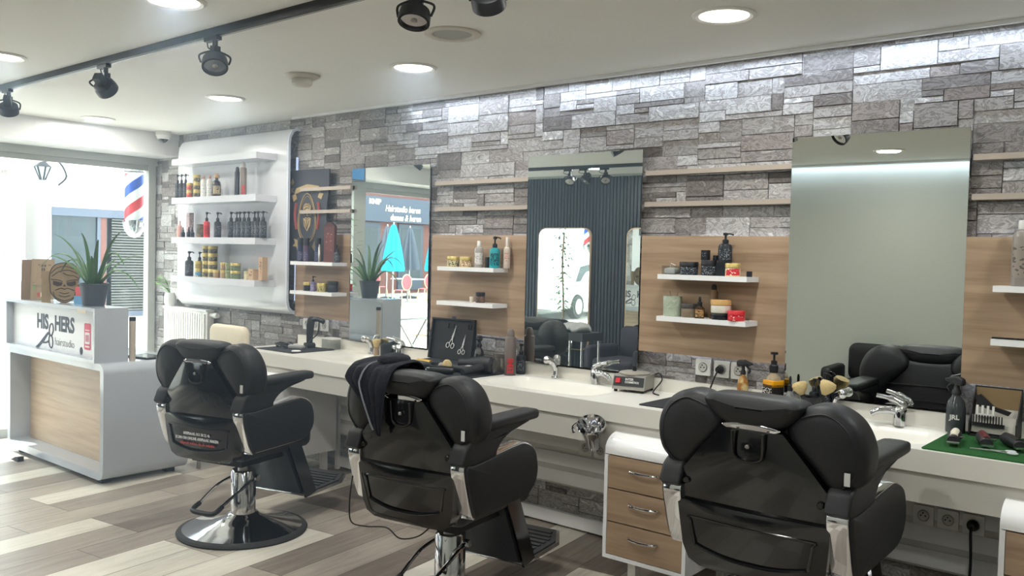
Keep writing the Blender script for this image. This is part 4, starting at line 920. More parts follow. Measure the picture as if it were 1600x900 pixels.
def eimi(t, r, z, az, s=1.0):
    # vertical red lettering wrapped on the can
    e = text('EIMI', 0.036 * s, red, t, (math.cos(az) * (r + 0.0008), math.sin(az) * (r + 0.0008), z), (0, R(-90), az), 'lettering', ext=0.0003, off=0.001, align='LEFT')
    M = Matrix((Vector((0, 0, 1)), -Vector((-math.sin(az), math.cos(az), 0)), Vector((math.cos(az), math.sin(az), 0)))).transposed()
    e.rotation_euler = M.to_euler(); e.location = Vector((math.cos(az), math.sin(az), 0)) * (r + 0.0005) + Vector((-math.sin(az), math.cos(az), 0)) * 0.013 * s + Vector((0, 0, z)); return t
eimi(can((-5.772, YS, Z2), 0.025, 0.25, 'taupe spray can with pale cap and red letters on the second display shelf', taupe, taupec), 0.025, 0.012, face_az(-5.77, YS))
# third shelf
pinkb = P('pink_bottle', (206, 160, 152), 0.4); pale_box = printed('pale_print', (196, 178, 178), (150, 130, 134), 60, 90)
bottle((-6.665, YS, Z3), 0.02, 0.133, 'pink slim bottle at the left end of the third display shelf', pinkb, P('pink_cap', (226, 208, 202), 0.4), capf=0.25)
boxed('tall_carton', (-6.60, -0.17, Z3), 0.044, 0.04, 0.20, 'tall pale pink carton on the third display shelf', pale_box, P('carton_pale', (206, 196, 194), 0.7))
for x, s in ((-6.575, 'left'), (-6.490, 'middle'), (-6.438, 'right')): dropper((x, YS - 0.02, Z3), 0.0165, 0.082, s + ' small black dropper bottle on the third display shelf', navy, matte_b, 'small dropper bottles on the display panel')
t = jar((-6.355, YS, Z3), 0.027, 0.104, 'camouflage patterned round tin on the third display shelf', camo('camo_print', ((70, 66, 50), (104, 96, 74), (134, 112, 88))), P('camo_lid', (92, 88, 70), 0.5), None, None, 0.12, 'tin', 'tin')
redb = P('red_bottle', (206, 50, 58), 0.3)
pump_bottle((-6.262, YS, Z3), 0.0245, 0.20, 'red pump bottle on the third display shelf', redb, printed('red_pump_print', (206, 50, 58), (120, 20, 26), 60, 120))
pump_bottle((-6.19, -0.175, Z3), 0.0245, 0.20, 'black pump bottle half behind the red pump bottle', group=G1); pump_bottle((-6.108, YS, Z3), 0.027, 0.197, 'black pump bottle right of the red one, on the third display shelf', group=G1)
ords = ['first', 'second', 'third', 'fourth', 'fifth', 'sixth', 'seventh', 'last']
for k, x in enumerate((-5.925, -5.868, -5.810, -5.752, -5.694, -5.636, -5.575, -5.512)):
    pump_bottle((x, YS + (0.012 if k in (1, 5) else 0), Z3), 0.027, 0.197, ords[k] + ' bottle from the left in the long row of black pump bottles', group=G1)
# lowest shelf
pump_bottle((-6.512, YS, Z4), 0.033, 0.198, 'wide black pump bottle at the left end of the lowest display shelf', group=G1); pump_bottle((-6.418, -0.19, Z4), 0.026, 0.196, 'slim black pump bottle behind the blue-labelled tin', group=G1)
jar((-6.345, YS - 0.02, Z4), 0.025, 0.060, 'blue-labelled gold tin on the lowest display shelf', gold, gold, lab_blue, GJ); jar((-6.345, YS - 0.02, Z4 + 0.0605), 0.025, 0.060, 'plain gold tin on top of the blue-labelled tin', gold, gold, printed('gold_print', (186, 164, 96), (120, 100, 56), 60, 120), GJ)
for x, s, r in ((-6.262, 'left', 0.03), (-6.168, 'right', 0.036)):
    for k, q in enumerate(('bottom', 'second', 'third', 'top')): jar((x, YS, Z4 + 0.0605 * k), r, 0.060, '%s gold tin of the %s four-high column on the lowest display shelf' % (q, s), gold, gold, lab_k, GJ)
brz = P('bronze_tin', (168, 140, 108), 0.4, metal=0.4); grn = P('green_tin', (128, 136, 100), 0.45, metal=0.3); grn2 = printed('green_print', (112, 124, 92), (60, 66, 60), 40, 60, 0.56)
jar((-6.082, YS - 0.02, Z4), 0.024, 0.058, 'bronze tin beside the tall gold column on the lowest display shelf', brz, gold, None, 'bronze and green tins'); jar((-6.018, YS, Z4), 0.025, 0.058, 'lower of two bronze tins stacked next to the green ones', brz, gold, None, 'bronze and green tins'); jar((-6.018, YS, Z4 + 0.0585), 0.025, 0.058, 'upper of two bronze tins stacked next to the green ones', brz, gold, None, 'bronze and green tins')
for k, q in enumerate(('lower', 'upper')):
    jar((-5.943, YS, Z4 + 0.0585 * k), 0.028, 0.058, q + ' pale green tin of the left green stack', grn, grn, None, 'bronze and green tins')
    jar((-5.85, YS - 0.005, Z4 + 0.0585 * k), 0.037, 0.058, q + ' wide green tin of the right green stack', grn, gold, grn2, 'bronze and green tins')
jar((-5.712, YS, Z4), 0.020, 0.060, 'small cream jar left of the wooden boxes', P('cream_jar', (206, 196, 160), 0.4), P('cream_lid', (186, 176, 140), 0.4))
boxed('kraft_box', (-5.625, YS, Z4), 0.062, 0.05, 0.077, 'short kraft box on the lowest display shelf', kraft, kraft, 'kraft boxes', printed('kraft_print', (196, 158, 120), (70, 60, 56), 50, 60)); boxed('kraft_box', (-5.505, YS, Z4), 0.046, 0.046, 0.168, 'tall kraft box at the right end of the lowest display shelf', kraft, kraft, 'kraft boxes', printed('kraft_print2', (196, 158, 120), (70, 60, 56), 50, 60))

# short shelves
YA = -0.12; ZU, ZL = 1.443, 1.236
violet = P('violet_can', (84, 62, 86), 0.35); dkblue = P('dark_blue_can', (36, 44, 72), 0.35)
def plaincan(loc, r, h, label, body, cap, grp='dark cans on the left oak board'):
    t = thing('hair_spray', label, 'can', loc, 0, grp); k = h * 0.68
    MB().lathe([(0, 0), (r, 0), (r, k), (0, k)], seg=22).build('body', body, t); MB().lathe([(0, k), (r * 1.01, k), (r * 1.01, h - 0.002), (r * 0.97, h), (0, h)], seg=22).build('cap', cap, t)
    patch(t, 'label_print', r, k * 0.1, k * 0.6, face_az(loc[0], loc[1]), 0.7, printed(label[:12] + '_pr', tuple(int(c) for c in (70, 70, 100)), (150, 130, 160), 60, 90, 0.6)); return t
plaincan((-5.205, YA, ZU), 0.0225, 0.168, 'dark blue can with black cap, left of the violet can', dkblue, matte_b); plaincan((-5.14, YA, ZU), 0.0215, 0.167, 'violet can with black cap on the left oak board', violet, matte_b); plaincan((-5.01, YA, ZU), 0.0225, 0.166, 'dark blue can with black cap, beside the tall brown carton', dkblue, matte_b)
can((-4.962, YA - 0.02, ZU), 0.011, 0.124, 'slim silver tube in front of the tall brown carton', steel, steel, None, 'tube')
crt = printed('carton_print', (120, 74, 70), (196, 176, 170), 30, 40, 0.66)
t = boxed('brown_carton', (-4.885, YA + 0.01, ZU), 0.072, 0.075, 0.25, 'tall reddish brown carton with gabled top on the left oak board', P('carton_brown', (110, 70, 68), 0.6), P('carton_top', (96, 58, 58), 0.6), None, crt, rz=38)
MB().prism([(-0.036, 0.25), (0.036, 0.25), (0.012, 0.276), (-0.012, 0.276)], XZ, -0.037, 0.037).build('gable_top', P('carton_gable', (90, 56, 56), 0.6), t)
dropper((-4.80, YA, ZU), 0.0235, 0.124, 'black dropper bottle at the right end of the left upper shelf', navy, matte_b, None, lab_w)
jar((-5.115, YA, ZL), 0.032, 0.061, 'dark jar with gold lid, leftmost on the left lower shelf', navy, gold); 
pump_bottle((-5.031, YA - 0.02, ZL), 0.019, 0.107, 'small lavender spray bottle with black pump', P('lavender', (112, 104, 140), 0.4), printed('lav_print', (112, 104, 140), (170, 164, 190), 60, 120), None)
jar((-4.935, YA - 0.015, ZL), 0.034, 0.060, 'olive gold jar on the left lower shelf', P('olive_gold', (176, 164, 96), 0.4, metal=0.3), gold, printed('olive_print', (190, 180, 120), (90, 84, 60), 50, 100)); jar((-4.865, YA + 0.02, ZL), 0.037, 0.076, 'wide dark jar behind the olive gold jar', navy, matte_b)
jar((-3.70, YA, ZU), 0.036, 0.062, 'gold tin with cream label, leftmost on the second board upper shelf', gold, gold, printed('cream_gold_print', (206, 196, 150), (70, 66, 50), 50, 90)); jar((-3.595, YA, ZU), 0.036, 0.062, 'gold tin with brown label beside the clear bottle', gold, gold, printed('brown_gold_print', (150, 108, 70), (220, 206, 170), 50, 90))
bottle((-3.492, YA, ZU), 0.027, 0.157, 'clear plastic bottle with pale cap on the second board', P('clear_grey', (196, 190, 182), 0.15, trans=0.5), P('clear_cap', (216, 212, 206), 0.3), None, printed('clear_print', (206, 200, 194), (120, 116, 112), 50, 90, 0.6), capf=0.2)
jar((-3.428, YA + 0.005, ZU), 0.0135, 0.063, 'tiny dark vial between clear and turquoise bottles', navy, matte_b, cat='vial', name='vial')
pump_bottle((-3.368, YA, ZU), 0.0305, 0.185, 'turquoise spray bottle with black pump on the second board', P('turquoise_bottle', (20, 140, 146), 0.3), printed('turq_print', (20, 140, 146), (12, 60, 70), 60, 90, 0.5), None)
bottle((-3.300 - 0.005, YA + 0.035, ZU), 0.02, 0.181, 'slim beige bottle with orange print, right end of the second upper shelf', P('beige_bottle', (190, 174, 160), 0.4), P('beige_cap', (210, 200, 190), 0.4), None, printed('beige_print', (196, 180, 166), (190, 110, 80), 50, 60, 0.6), capf=0.3)
jar((-3.541, YA, ZL), 0.0135, 0.032, 'tiny cream pot on the second board lower shelf', P('cream_pot', (206, 196, 180), 0.4), P('cream_pot_lid', (216, 208, 196), 0.4), cat='pot', name='pot'); jar((-3.473, YA, ZL), 0.028, 0.062, 'dark jar beside the tiny cream pot', P('dark_jar', (56, 46, 46), 0.3), navy, printed('dj_print', (110, 84, 70), (60, 50, 48), 50, 90))
# third board
t = thing('glass_box', 'small clear box of cotton on the third board upper shelf', 'box', (-2.20, YA, ZU))
MB().box((-0.036, -0.036, 0), (0.036, 0.036, 0.043), 0.002).build('case', clearp, t); MB().slab(rrect(-0.03, -0.03, 0.03, 0.03, 0.01), XY, 0.003, 0.03, 0.008, 0.004).build('cotton', P('cotton', (196, 194, 190), 0.95, bump=0.3), t)
MB().tube([(-0.01, 0, 0.035), (0.0, -0.01, 0.055), (0.025, -0.01, 0.045)], 0.0015, 5).build('cotton_stick', plast_w, t)
jar((-2.106, YA, ZU), 0.045, 0.064, 'wide black jar beside the clear box', navy, matte_b, lab_w); jar((-1.998, YA, ZU), 0.037, 0.074, 'black jar carrying a small black tube, on the third board', navy, matte_b, lab_w)
boxed('black_carton', (-2.018, YA, ZU + 0.0742), 0.034, 0.03, 0.048, 'small black carton standing on top of a black jar', navy, navy, None, lab_w); jar((-1.975, YA + 0.02, ZU + 0.0742), 0.0125, 0.024, 'tiny black pot beside the small black carton, on the jar', navy, matte_b, cat='pot', name='pot')
boxed('black_carton', (-1.925, YA + 0.01, ZU), 0.056, 0.056, 0.065, 'black cube carton under the black pump bottle', navy, navy); pump_bottle((-1.921, YA + 0.01, ZU + 0.0652), 0.033, 0.142, 'black pump bottle standing on a black carton', navy, lab_w)
jar((-1.862, YA - 0.025, ZU), 0.0345, 0.062, 'cream jar with red label and gold lid on the third board', P('cream_lbl', (226, 210, 160), 0.4), gold, printed('red_cream_print', (196, 44, 54), (240, 220, 200), 40, 60, 0.62)); boxed('tiny_carton', (-1.79, YA, ZU), 0.02, 0.02, 0.026, 'tiny black carton at the right end of the third upper shelf', navy, navy)
t = thing('sage_cup', 'sage green embossed cup holding two wooden sticks', 'cup', (-2.19, YA, ZL))
MB().lathe([(0, 0), (0.043, 0), (0.045, 0.004), (0.047, 0.1), (0.044, 0.1), (0.042, 0.012), (0, 0.012)], seg=30).build('cup', P('sage_ceramic', (172, 182, 162), 0.45, scale=70, bump=0.8), t)
for a, b in ((-0.03, 0.02), (0.03, -0.005)): MB().tube([(a * 0.2, b, 0.015), (a, b, 0.122)], 0.003, 6).build('stick', oak, t)
t = jar((-2.096, YA, ZL), 0.041, 0.067, 'taupe rounded jar with dark lid beside the sage cup', P('taupe_jar', (120, 106, 88), 0.35), P('taupe_lid', (60, 56, 54), 0.4))
dropper((-2.028, YA - 0.025, ZL), 0.0235, 0.104, 'brown dropper bottle with tan label on the third lower shelf', P('amber_brown', (60, 44, 34), 0.25), matte_b, None, printed('tan_print', (176, 136, 84), (70, 54, 40), 60, 100))
can((-1.978, YA + 0.02, ZL), 0.0195, 0.165, 'tall bronze bottle with black cap on the third lower shelf', P('bronze_bottle', (116, 88, 58), 0.35), matte_b, None, 'bottle')
jar((-1.921, YA - 0.015, ZL), 0.0455, 0.032, 'flat black tin under the white tin with golden lid', navy, matte_b, lidh=0.4, cat='tin', name='tin'); jar((-1.921, YA - 0.015, ZL + 0.0322), 0.0475, 0.062, 'white tin with golden wooden lid, stacked on a black tin', P('tin_white', (226, 222, 210), 0.4), P('tin_gold_lid', (190, 150, 92), 0.5), lidh=0.4, cat='tin', name='tin')
jar((-1.832, YA - 0.035, ZL), 0.0395, 0.048, 'flat red tin at the right end of the third lower shelf', red, red, printed('redtin_print', (196, 40, 48), (240, 210, 205), 40, 90, 0.62), lidh=0.42, cat='tin', name='tin')
# rightmost board
grb = P('grey_bottle', (132, 124, 116), 0.35)
bottle((-0.675, YA, ZU), 0.034, 0.255, 'big grey taupe bottle with white nozzle at the right picture edge', grb, P('nozzle_white', (206, 204, 198), 0.4), None, printed('grey_print', (140, 130, 120), (90, 82, 76), 30, 50, 0.6), capf=0.14)
jar((-0.60, YA - 0.02, ZU), 0.03, 0.09, 'dark jar with gold rim beside the big grey bottle', navy, gold)
t = thing('black_comb', 'long black comb lying on the rightmost lower shelf', 'comb', (-0.64, -0.13, ZL))
MB().box((-0.12, -0.012, 0), (0.12, 0.0, 0.006), 0.001).build('spine', matte_b, t); m = MB()
for k in range(40): m.box((-0.118 + k * 0.006, -0.03, 0.001), (-0.1155 + k * 0.006, -0.011, 0.005))
m.build('tooth', matte_b, t)

# ---------------------------------------------------------------- tools on the counter
ZC = 0.84
def mat(x0, y0, x1, y1, label, m=None, name='counter_mat', rz=0):
    cx, cy = (x0 + x1) / 2, (y0 + y1) / 2
    o = MB().prism(rrect(x0 - cx, y0 - cy, x1 - cx, y1 - cy, 0.012), XY, 0, 0.005, 0.001, 1).build(name, m or mat_b); o.location = (cx, cy, ZC); o.rotation_euler = (0, 0, R(rz)); tag(o, label, 'mat', None if m else 'black rubber counter mats')
mat(-5.22, -0.475, -4.80, -0.12, 'black mat under the standing clipper at the left basin'); mat(-3.80, -0.535, -3.24, -0.12, 'black mat under the clippers and hair dryers'); mat(-2.14, -0.50, -1.72, -0.13, 'black mat between the wax heater and the amber spray bottle')
ZM = ZC + 0.005
def jar_obj(): pass
t = thing('clipper_stand', 'black clipper charging stand with upright clipper and plug cord', 'clipper stand', (-5.02, -0.17, ZM), -35)
MB().slab(rrect(-0.05, -0.04, 0.05, 0.04, 0.02), XY, 0, 0.03, 0.008).build('stand_base', matte_b, t)
MB().loft([[(a * w, b * d + o, z) for a, b in ((-1, -1), (1, -1), (1, 1), (-1, 1))] for z, w, d, o in ((0.03, 0.022, 0.02, 0), (0.09, 0.024, 0.022, 0.0), (0.16, 0.03, 0.026, 0.004), (0.20, 0.028, 0.024, 0.01), (0.215, 0.018, 0.016, 0.012))]).build('clipper_body', matte_b, t)
m = MB(); m.tube(spline([(0.0, 0.01, 0.19), (0.05, 0.05, 0.20), (0.085, 0.09, 0.185)], 6), 0.016, 12); m.build('handle', matte_b, t)
MB().tube(spline([(0.06, 0.06, 0.18), (0.05, 0.05, 0.10), (0.06, 0.0, 0.05), (0.07, -0.03, 0.01), (0.03, -0.09, 0.006), (-0.06, -0.08, 0.006)], 8), 0.004).build('power_cord', matte_b, t)
t = thing('cord', 'tangled black cord lying on the left mat', 'cord', (-5.13, -0.30, ZM))
rl = random.Random(9); MB().tube(spline([(rl.uniform(-0.08, 0.10), rl.uniform(-0.07, 0.09), 0.004 + 0.012 * (k % 3)) for k in range(16)], 6), 0.0036, 6).build('wire', matte_b, t)
t = thing('trimmer', 'small grey trimmer lying on the left mat', 'trimmer', (-4.98, -0.31, ZM), 20)
MB().slab(rrect(-0.06, -0.018, 0.06, 0.018, 0.012), XY, 0, 0.03, 0.01).build('body', P('trimmer_grey', (150, 150, 150), 0.4), t); MB().box((0.058, -0.016, 0.006), (0.078, 0.016, 0.02), 0.002).build('blade', chrome, t)
t = thing('soap_dish', 'flat white coin-shaped lid on the left mat', 'lid', (-4.86, -0.40, ZM)); MB().lathe([(0, 0), (0.03, 0), (0.032, 0.004), (0.026, 0.008), (0, 0.007)], seg=24).build('lid', plast_w, t)
t = thing('clear_box', 'clear plastic box beside the clipper stand, against the stone', 'box', (-4.87, -0.10, ZC))
MB().box((-0.06, -0.035, 0), (0.06, 0.035, 0.07), 0.004).build('case', clearp, t); MB().box((-0.062, -0.037, 0.0702), (0.062, 0.037, 0.08), 0.004).build('lid', plast_w, t)
def brush(loc, rz, tilt, label, hr, hh, br, bh, hm, grp='shaving brushes'):
    t = thing('shaving_brush', label, 'brush', loc, rz, grp); M = Matrix.Rotation(R(tilt), 3, 'Y')
    MB().lathe([(0, 0), (hr, 0), (hr * 0.95, hh * 0.5), (hr * 0.8, hh * 0.75), (hr, hh), (0, hh)], (0, 0, 0), 20, M).build('handle', hm, t)
    m = MB(); m.lathe([(hr * 0.8, hh), (br * 0.85, hh + bh * 0.45), (br, hh + bh * 0.75), (br * 0.85, hh + bh * 0.93), (br * 0.4, hh + bh), (0, hh + bh)], (0, 0, 0), 24, M)
    for v in m.bm.verts: v.co += Vector((math.sin(v.co.y * 900) * 0.0008, 0, 0))
    m.build('bristles', bristle, t); return t
brush((-4.405, -0.095, ZC), 0, 0, 'shaving brush with wooden handle between the taps of the left basin', 0.019, 0.055, 0.03, 0.052, oak)
t = thing('shaving_bowl', 'black bowl behind the left mixer tap', 'bowl', (-4.315, -0.085, ZC)); MB().lathe([(0, 0), (0.035, 0), (0.042, 0.01), (0.043, 0.07), (0.04, 0.07), (0.038, 0.012), (0, 0.012)], seg=28).build('bowl', matte_b, t); MB().slab([(0.04 * math.cos(a), 0.04 * math.sin(a)) for a in [2 * PI * k / 20 for k in range(20)]], XY, 0.055, 0.085, 0.012, 0.01).build('sponge', mat_b, t)
# scissors case
t = thing('scissors_case', 'open black leather scissors case standing on its mat', 'case', (-3.70, -0.19, ZM), 8)
MB().box((-0.16, -0.085, 0), (0.16, 0.10, 0.03), 0.006).build('tray', mat_b, t)
RXc = Matrix.Translation((0, 0.075, 0.032)) @ Matrix.Rotation(R(-10), 4, 'X')
m = MB(); m.box((-0.16, -0.004, 0), (0.16, 0.016, 0.25), 0.005, M=RXc)
for a in ((-0.16, -0.02, 0, -0.15, -0.003, 0.25), (0.15, -0.02, 0, 0.16, -0.003, 0.25), (-0.16, -0.02, 0.24, 0.16, -0.003, 0.25)): m.box(a[:3], a[3:], 0.002, M=RXc)
m.build('lid', leather, t)
m = MB(); m.box((-0.01, -0.022, 0.245), (0.02, -0.018, 0.262), 0.002, M=RXc); m.build('clasp', chrome, t)
m = MB()
for x in (-0.05, -0.01, 0.10, 0.12): m.box((x, -0.01, 0.19), (x + 0.012, -0.004, 0.22), 0.002, M=RXc)
m.build('strap_loop', matte_b, t)
def scissors(parent_loc, rz, M, L, label):
    t = thing('scissors', label, 'scissors', parent_loc, rz, 'hairdressing scissors'); k = L / 0.17
    m = MB(); 
    for s in (-1, 1):
        m.prism([(s * 0.001 * k, 0.17 * k), (s * 0.007 * k, 0.085 * k), (-s * 0.006 * k, 0.06 * k), (-s * 0.012 * k, 0.04 * k), (-s * 0.016 * k, 0.042 * k), (-s * 0.004 * k, 0.085 * k)], lambda a, b, q: tuple(M @ Vector((a, q, b))), -0.002 + s * 0.0012, 0.0 + s * 0.0012)
    m.build('blade', bright, t)
    for s in (-1, 1):
        m = MB(); m.tube([tuple(M @ Vector((s * 0.019 * k + 0.013 * k * math.cos(a), -0.001, 0.025 * k + (0.006 * k if s > 0 else 0) + 0.017 * k * math.sin(a)))) for a in [2 * PI * q / 18 for q in range(18)]], 0.0034 * k, 6, True); m.build('finger_ring', bright, t)
    return t
scissors((-3.70, -0.19, ZM), 8, RXc @ Matrix.Translation((-0.015, -0.008, 0.06)) @ Matrix.Rotation(R(14), 4, 'Y'), 0.155, 'longer pair of scissors hung in the lid of the open case'); scissors((-3.70, -0.19, ZM), 8, RXc @ Matrix.Translation((0.075, -0.008, 0.03)) @ Matrix.Rotation(R(10), 4, 'Y'), 0.13, 'shorter pair of scissors hung in the lid of the open case')
def clipper(loc, rz, label, top, face, L=0.17):
    t = thing('hair_clipper', label, 'clipper', loc, rz, 'hair clippers'); k = L / 0.17
    prof = [(-0.085, 0.018, 0.014), (-0.07, 0.022, 0.02), (-0.02, 0.025, 0.022), (0.03, 0.021, 0.02), (0.06, 0.023, 0.019), (0.07, 0.022, 0.014)]
    m = MB(); m.loft([[(x * k, w * k * math.cos(a), 0.022 * k + h * k * math.sin(a)) for a in [2 * PI * q / 14 for q in range(14)]] for x, w, h in prof]); m.build('body', matte_b, t)
    m = MB(); m.loft([[(x * k, w * 0.8 * k * math.cos(a), 0.024 * k + (h + 0.002) * k * math.sin(a)) for a in [PI * q / 10 for q in range(11)]] for x, w, h in prof[1:5]]); m.build('top_shell', face, t)
    m = MB(); m.box((0.07 * k, -0.021 * k, 0.012 * k), (0.092 * k, 0.021 * k, 0.02 * k), 0.001)
    for q in range(10): m.box((0.092 * k, (-0.02 + q * 0.0041) * k, 0.012 * k), (0.098 * k, (-0.018 + q * 0.0041) * k, 0.015 * k))
    m.build('blade', chrome, t)
    m = MB(); m.tube([(0.05 * k, 0.022 * k, 0.03 * k), (0.065 * k, 0.03 * k, 0.034 * k), (0.05 * k, 0.034 * k, 0.034 * k)], 0.003 * k, 6); m.build('taper_lever', chrome, t); return t
yel = P('yellow_shell', (206, 164, 60), 0.3, metal=0.4)
clipper((-3.65, -0.485, ZM), 165, 'black clipper with golden top shell at the front of the mat', None, yel); clipper((-3.735, -0.315, ZM), 172, 'black clipper with yellow shell just before the open case', None, yel)
t = brush((-3.55, -0.36, ZM + 0.03), 160, -80, 'round black brush with grey bristles lying on the mat', 0.018, 0.06, 0.03, 0.03, matte_b, None); t.children[1].data.materials[0] = P('grey_bristle', (150, 144, 134), 0.9, bump=0.5, scale=200)
clipper((-3.46, -0.46, ZM), 200, 'plain black trimmer lying near the counter front', None, gloss_b); clipper((-3.42, -0.33, ZM), 185, 'plain black clipper lying behind the black trimmer', None, matte_b)
t = thing('hair_dryer', 'black hair dryer with round end lying at the right of the mat', 'hair dryer', (-3.30, -0.27, ZM), 200)
m = MB(); m.lathe([(0.0, -0.06), (0.035, -0.058), (0.048, -0.045), (0.05, 0.0), (0.042, 0.05), (0.03, 0.10), (0.026, 0.15), (0.024, 0.15), (0.024, 0.10)], (0, 0, 0.052), 28, Matrix.Rotation(R(90), 3, 'Y')); m.build('barrel', matte_b, t)
m = MB(); m.tube([(-0.005, 0.03, 0.045), (0.04, 0.11, 0.03), (0.06, 0.17, 0.024)], [0.022, 0.021, 0.018], 12); m.build('handle', matte_b, t)
MB().lathe([(0, 0.0), (0.038, 0.0), (0.038, 0.004), (0, 0.004)], (-0.064, 0, 0.052), 24, Matrix.Rotation(R(90), 3, 'Y')).build('rear_grille', gloss_b, t); MB().box((0.045, 0.06, 0.05), (0.075, 0.1, 0.052), 0.001, M=Matrix.Rotation(0.0, 4, 'Z')).build('rating_sticker', P('sticker', (170, 170, 168), 0.5), t)
def trigger(loc, r, h, label, body, lab, rz, cat='spray bottle', lower=None):
    t = thing('spray_bottle', label, cat, loc, rz); k = h * 0.68
    MB().lathe([(0, 0), (r * 0.97, 0), (r, 0.004), (r, k * 0.62), (r * 0.82, k * 0.82), (r * 0.42, k * 0.95), (r * 0.4, k), (0, k)], seg=26).build('body', body, t)
    if lab: patch(t, 'label_print', r, k * 0.12, k * 0.55, face_az(loc[0], loc[1]) - R(rz), 1.0, lab)
    m = MB(); m.lathe([(0, k), (r * 0.5, k), (r * 0.5, k + h * 0.06), (r * 0.3, k + h * 0.1), (r * 0.3, h * 0.9), (0, h * 0.9)], seg=16); m.build('collar', matte_b, t)
    m = MB(); m.slab([tuple(p) for p in spline([(-0.035, h * 0.88), (-0.02, h * 0.84), (0.03, h * 0.88), (0.05, h * 0.90), (0.052, h * 0.94), (0.03, h * 0.97), (0.0, h), (-0.03, h * 0.97)], 4, True)], XZ, -0.012, 0.012, 0.005); m.build('spray_head', matte_b, t)
    m = MB(); m.tube(spline([(0.02, 0, h * 0.87), (0.042, 0, h * 0.8), (0.036, 0, h * 0.72)], 5), 0.005); m.build('trigger', matte_b, t); return t
trigger((-3.44, -0.155, ZM), 0.03, 0.20, 'black spray bottle right of the open scissors case', gloss_b, None, -60)
t = thing('silver_tub', 'silver ribbed tub behind the brown spray can', 'tub', (-3.31, -0.10, ZC)); MB().lathe([(0, 0), (0.048, 0), (0.05, 0.004), (0.05, 0.085), (0, 0.085)], seg=30).build('body', P('silver_tub', (150, 146, 134), 0.3, metal=0.7), t); MB().lathe([(0, 0.0852), (0.052, 0.0852), (0.052, 0.11), (0.048, 0.114), (0, 0.114)], seg=30).build('lid', P('tub_lid', (96, 90, 84), 0.4), t)
t = can((-3.195, -0.165, ZC), 0.0325, 0.262, 'brown taupe spray can with red letters on the counter', P('brown_can', (96, 84, 78), 0.35), P('brown_cap', (110, 100, 92), 0.4)); eimi(t, 0.0325, 0.014, face_az(-3.2, -0.165), 1.35)
pump_bottle((-3.19, -0.075, ZC), 0.028, 0.175, 'black bottle half hidden behind the brown spray can', navy, lab_w)
# wax heater
t = thing('wax_heater', 'grey wax heater box with round lid and red switch, on the counter', 'wax heater', (-2.40, -0.115, ZC), 12)
wg = P('heater_grey', (142, 139, 132), 0.45); 
MB().prism([(-0.085, 0.014), (0.085, 0.014), (0.085, 0.085), (-0.085, 0.085)], lambda a, b, q: (a, q + (b - 0.014) * (0.35 if q < 0 else -0.0), b), -0.10, 0.075, 0.004).build('housing', wg, t)
MB().lathe([(0, 0.085), (0.078, 0.085), (0.08, 0.092), (0.074, 0.096), (0.06, 0.099), (0, 0.101)], (0, -0.005, 0), 36).build('lid', P('heater_lid', (150, 146, 136), 0.5), t); MB().box((-0.008, -0.013, 0.1), (0.008, 0.003, 0.124), 0.002).build('lid_knob', matte_b, t)
FP = Matrix.Translation((0, -0.1005, 0.014)) @ Matrix.Rotation(R(-19.3), 4, 'X')
fp = MB().box((-0.08, -0.002, 0.018), (0.08, 0.0, 0.066), 0.001, M=FP).build('front_plate', P('heater_plate', (40, 42, 46), 0.4), t)
MB().box((-0.068, -0.01, 0.032), (-0.044, -0.001, 0.056), 0.003, M=FP).build('red_switch', red, t)
for body, s, z in (('INTER', 0.016, 0.048), ('COSMETICS', 0.014, 0.034)): text(body, s, P('print_white', (214, 214, 210), 0.6, var=0), t, FP @ Vector((-0.02, -0.0026, z)), (R(90 - 19.3), 0, 0), 'lettering', ext=0.0003, off=0.0004)
for x in (-0.07, 0.07):
    for y in (-0.085, 0.06): MB().cyl((x, y, 0), (x, y, 0.0145), 0.009, seg=12).build('foot', matte_b, t)
MB().tube(spline([(0.06, 0.076, 0.07), (0.11, 0.06, 0.09), (0.135, 0.03, 0.06), (0.12, -0.03, 0.02), (0.125, -0.07, 0.006), (0.17, -0.12, 0.006)], 8), 0.0035).build('power_cord', matte_b, t)
t = thing('spatula', 'flat metal spatula lying on the mat beside the wax heater', 'spatula', (-1.98, -0.30, ZM), 10); MB().slab(rrect(-0.08, -0.008, 0.08, 0.008, 0.007), XY, 0, 0.003, 0.001).build('blade', steel, t)
# amber bottles behind the right chair
t = trigger((-1.80, -0.13, ZC), 0.026, 0.215, 'amber swirl spray bottle with black trigger behind the right chair', camo('amber_swirl', ((150, 100, 46), (176, 140, 84), (190, 170, 120)), 30), None, -20)
t = thing('pump_bottle', 'square amber whiskey-style pump bottle with black label', 'pump bottle', (-1.655, -0.12, ZC), -25)
MB().slab(rrect(-0.036, -0.036, 0.036, 0.036, 0.01), XY, 0, 0.12, 0.006).build('lower_body', P('jd_black', (26, 24, 24), 0.3), t); MB().slab(rrect(-0.036, -0.036, 0.036, 0.036, 0.01), XY, 0.1, 0.135, 0.004).build('amber_liquid', amber, t)
MB().lathe([(0.034, 0.134), (0.03, 0.15), (0.018, 0.162), (0.015, 0.168), (0, 0.168)], seg=22).build('shoulder', P('amber_glass', (206, 186, 150), 0.1, trans=0.5), t)
MB().box((-0.03, -0.0375, 0.015), (0.03, -0.0362, 0.10), 0.0005).build('label_print', printed('jd_print', (24, 22, 22), (214, 208, 200), 60, 90, 0.55), t)
MB().lathe([(0, 0.1685), (0.018, 0.1685), (0.02, 0.175), (0.02, 0.20), (0.014, 0.206), (0.014, 0.222), (0.005, 0.226), (0.005, 0.25), (0.017, 0.252), (0.017, 0.262), (0, 0.264)], seg=20).build('pump', matte_b, t)
dropper((-1.575, -0.12, ZC), 0.0225, 0.16, 'clear dropper bottle with black bulb beside the amber pump bottle', P('drop_clear', (176, 180, 180), 0.1, trans=0.6), matte_b)
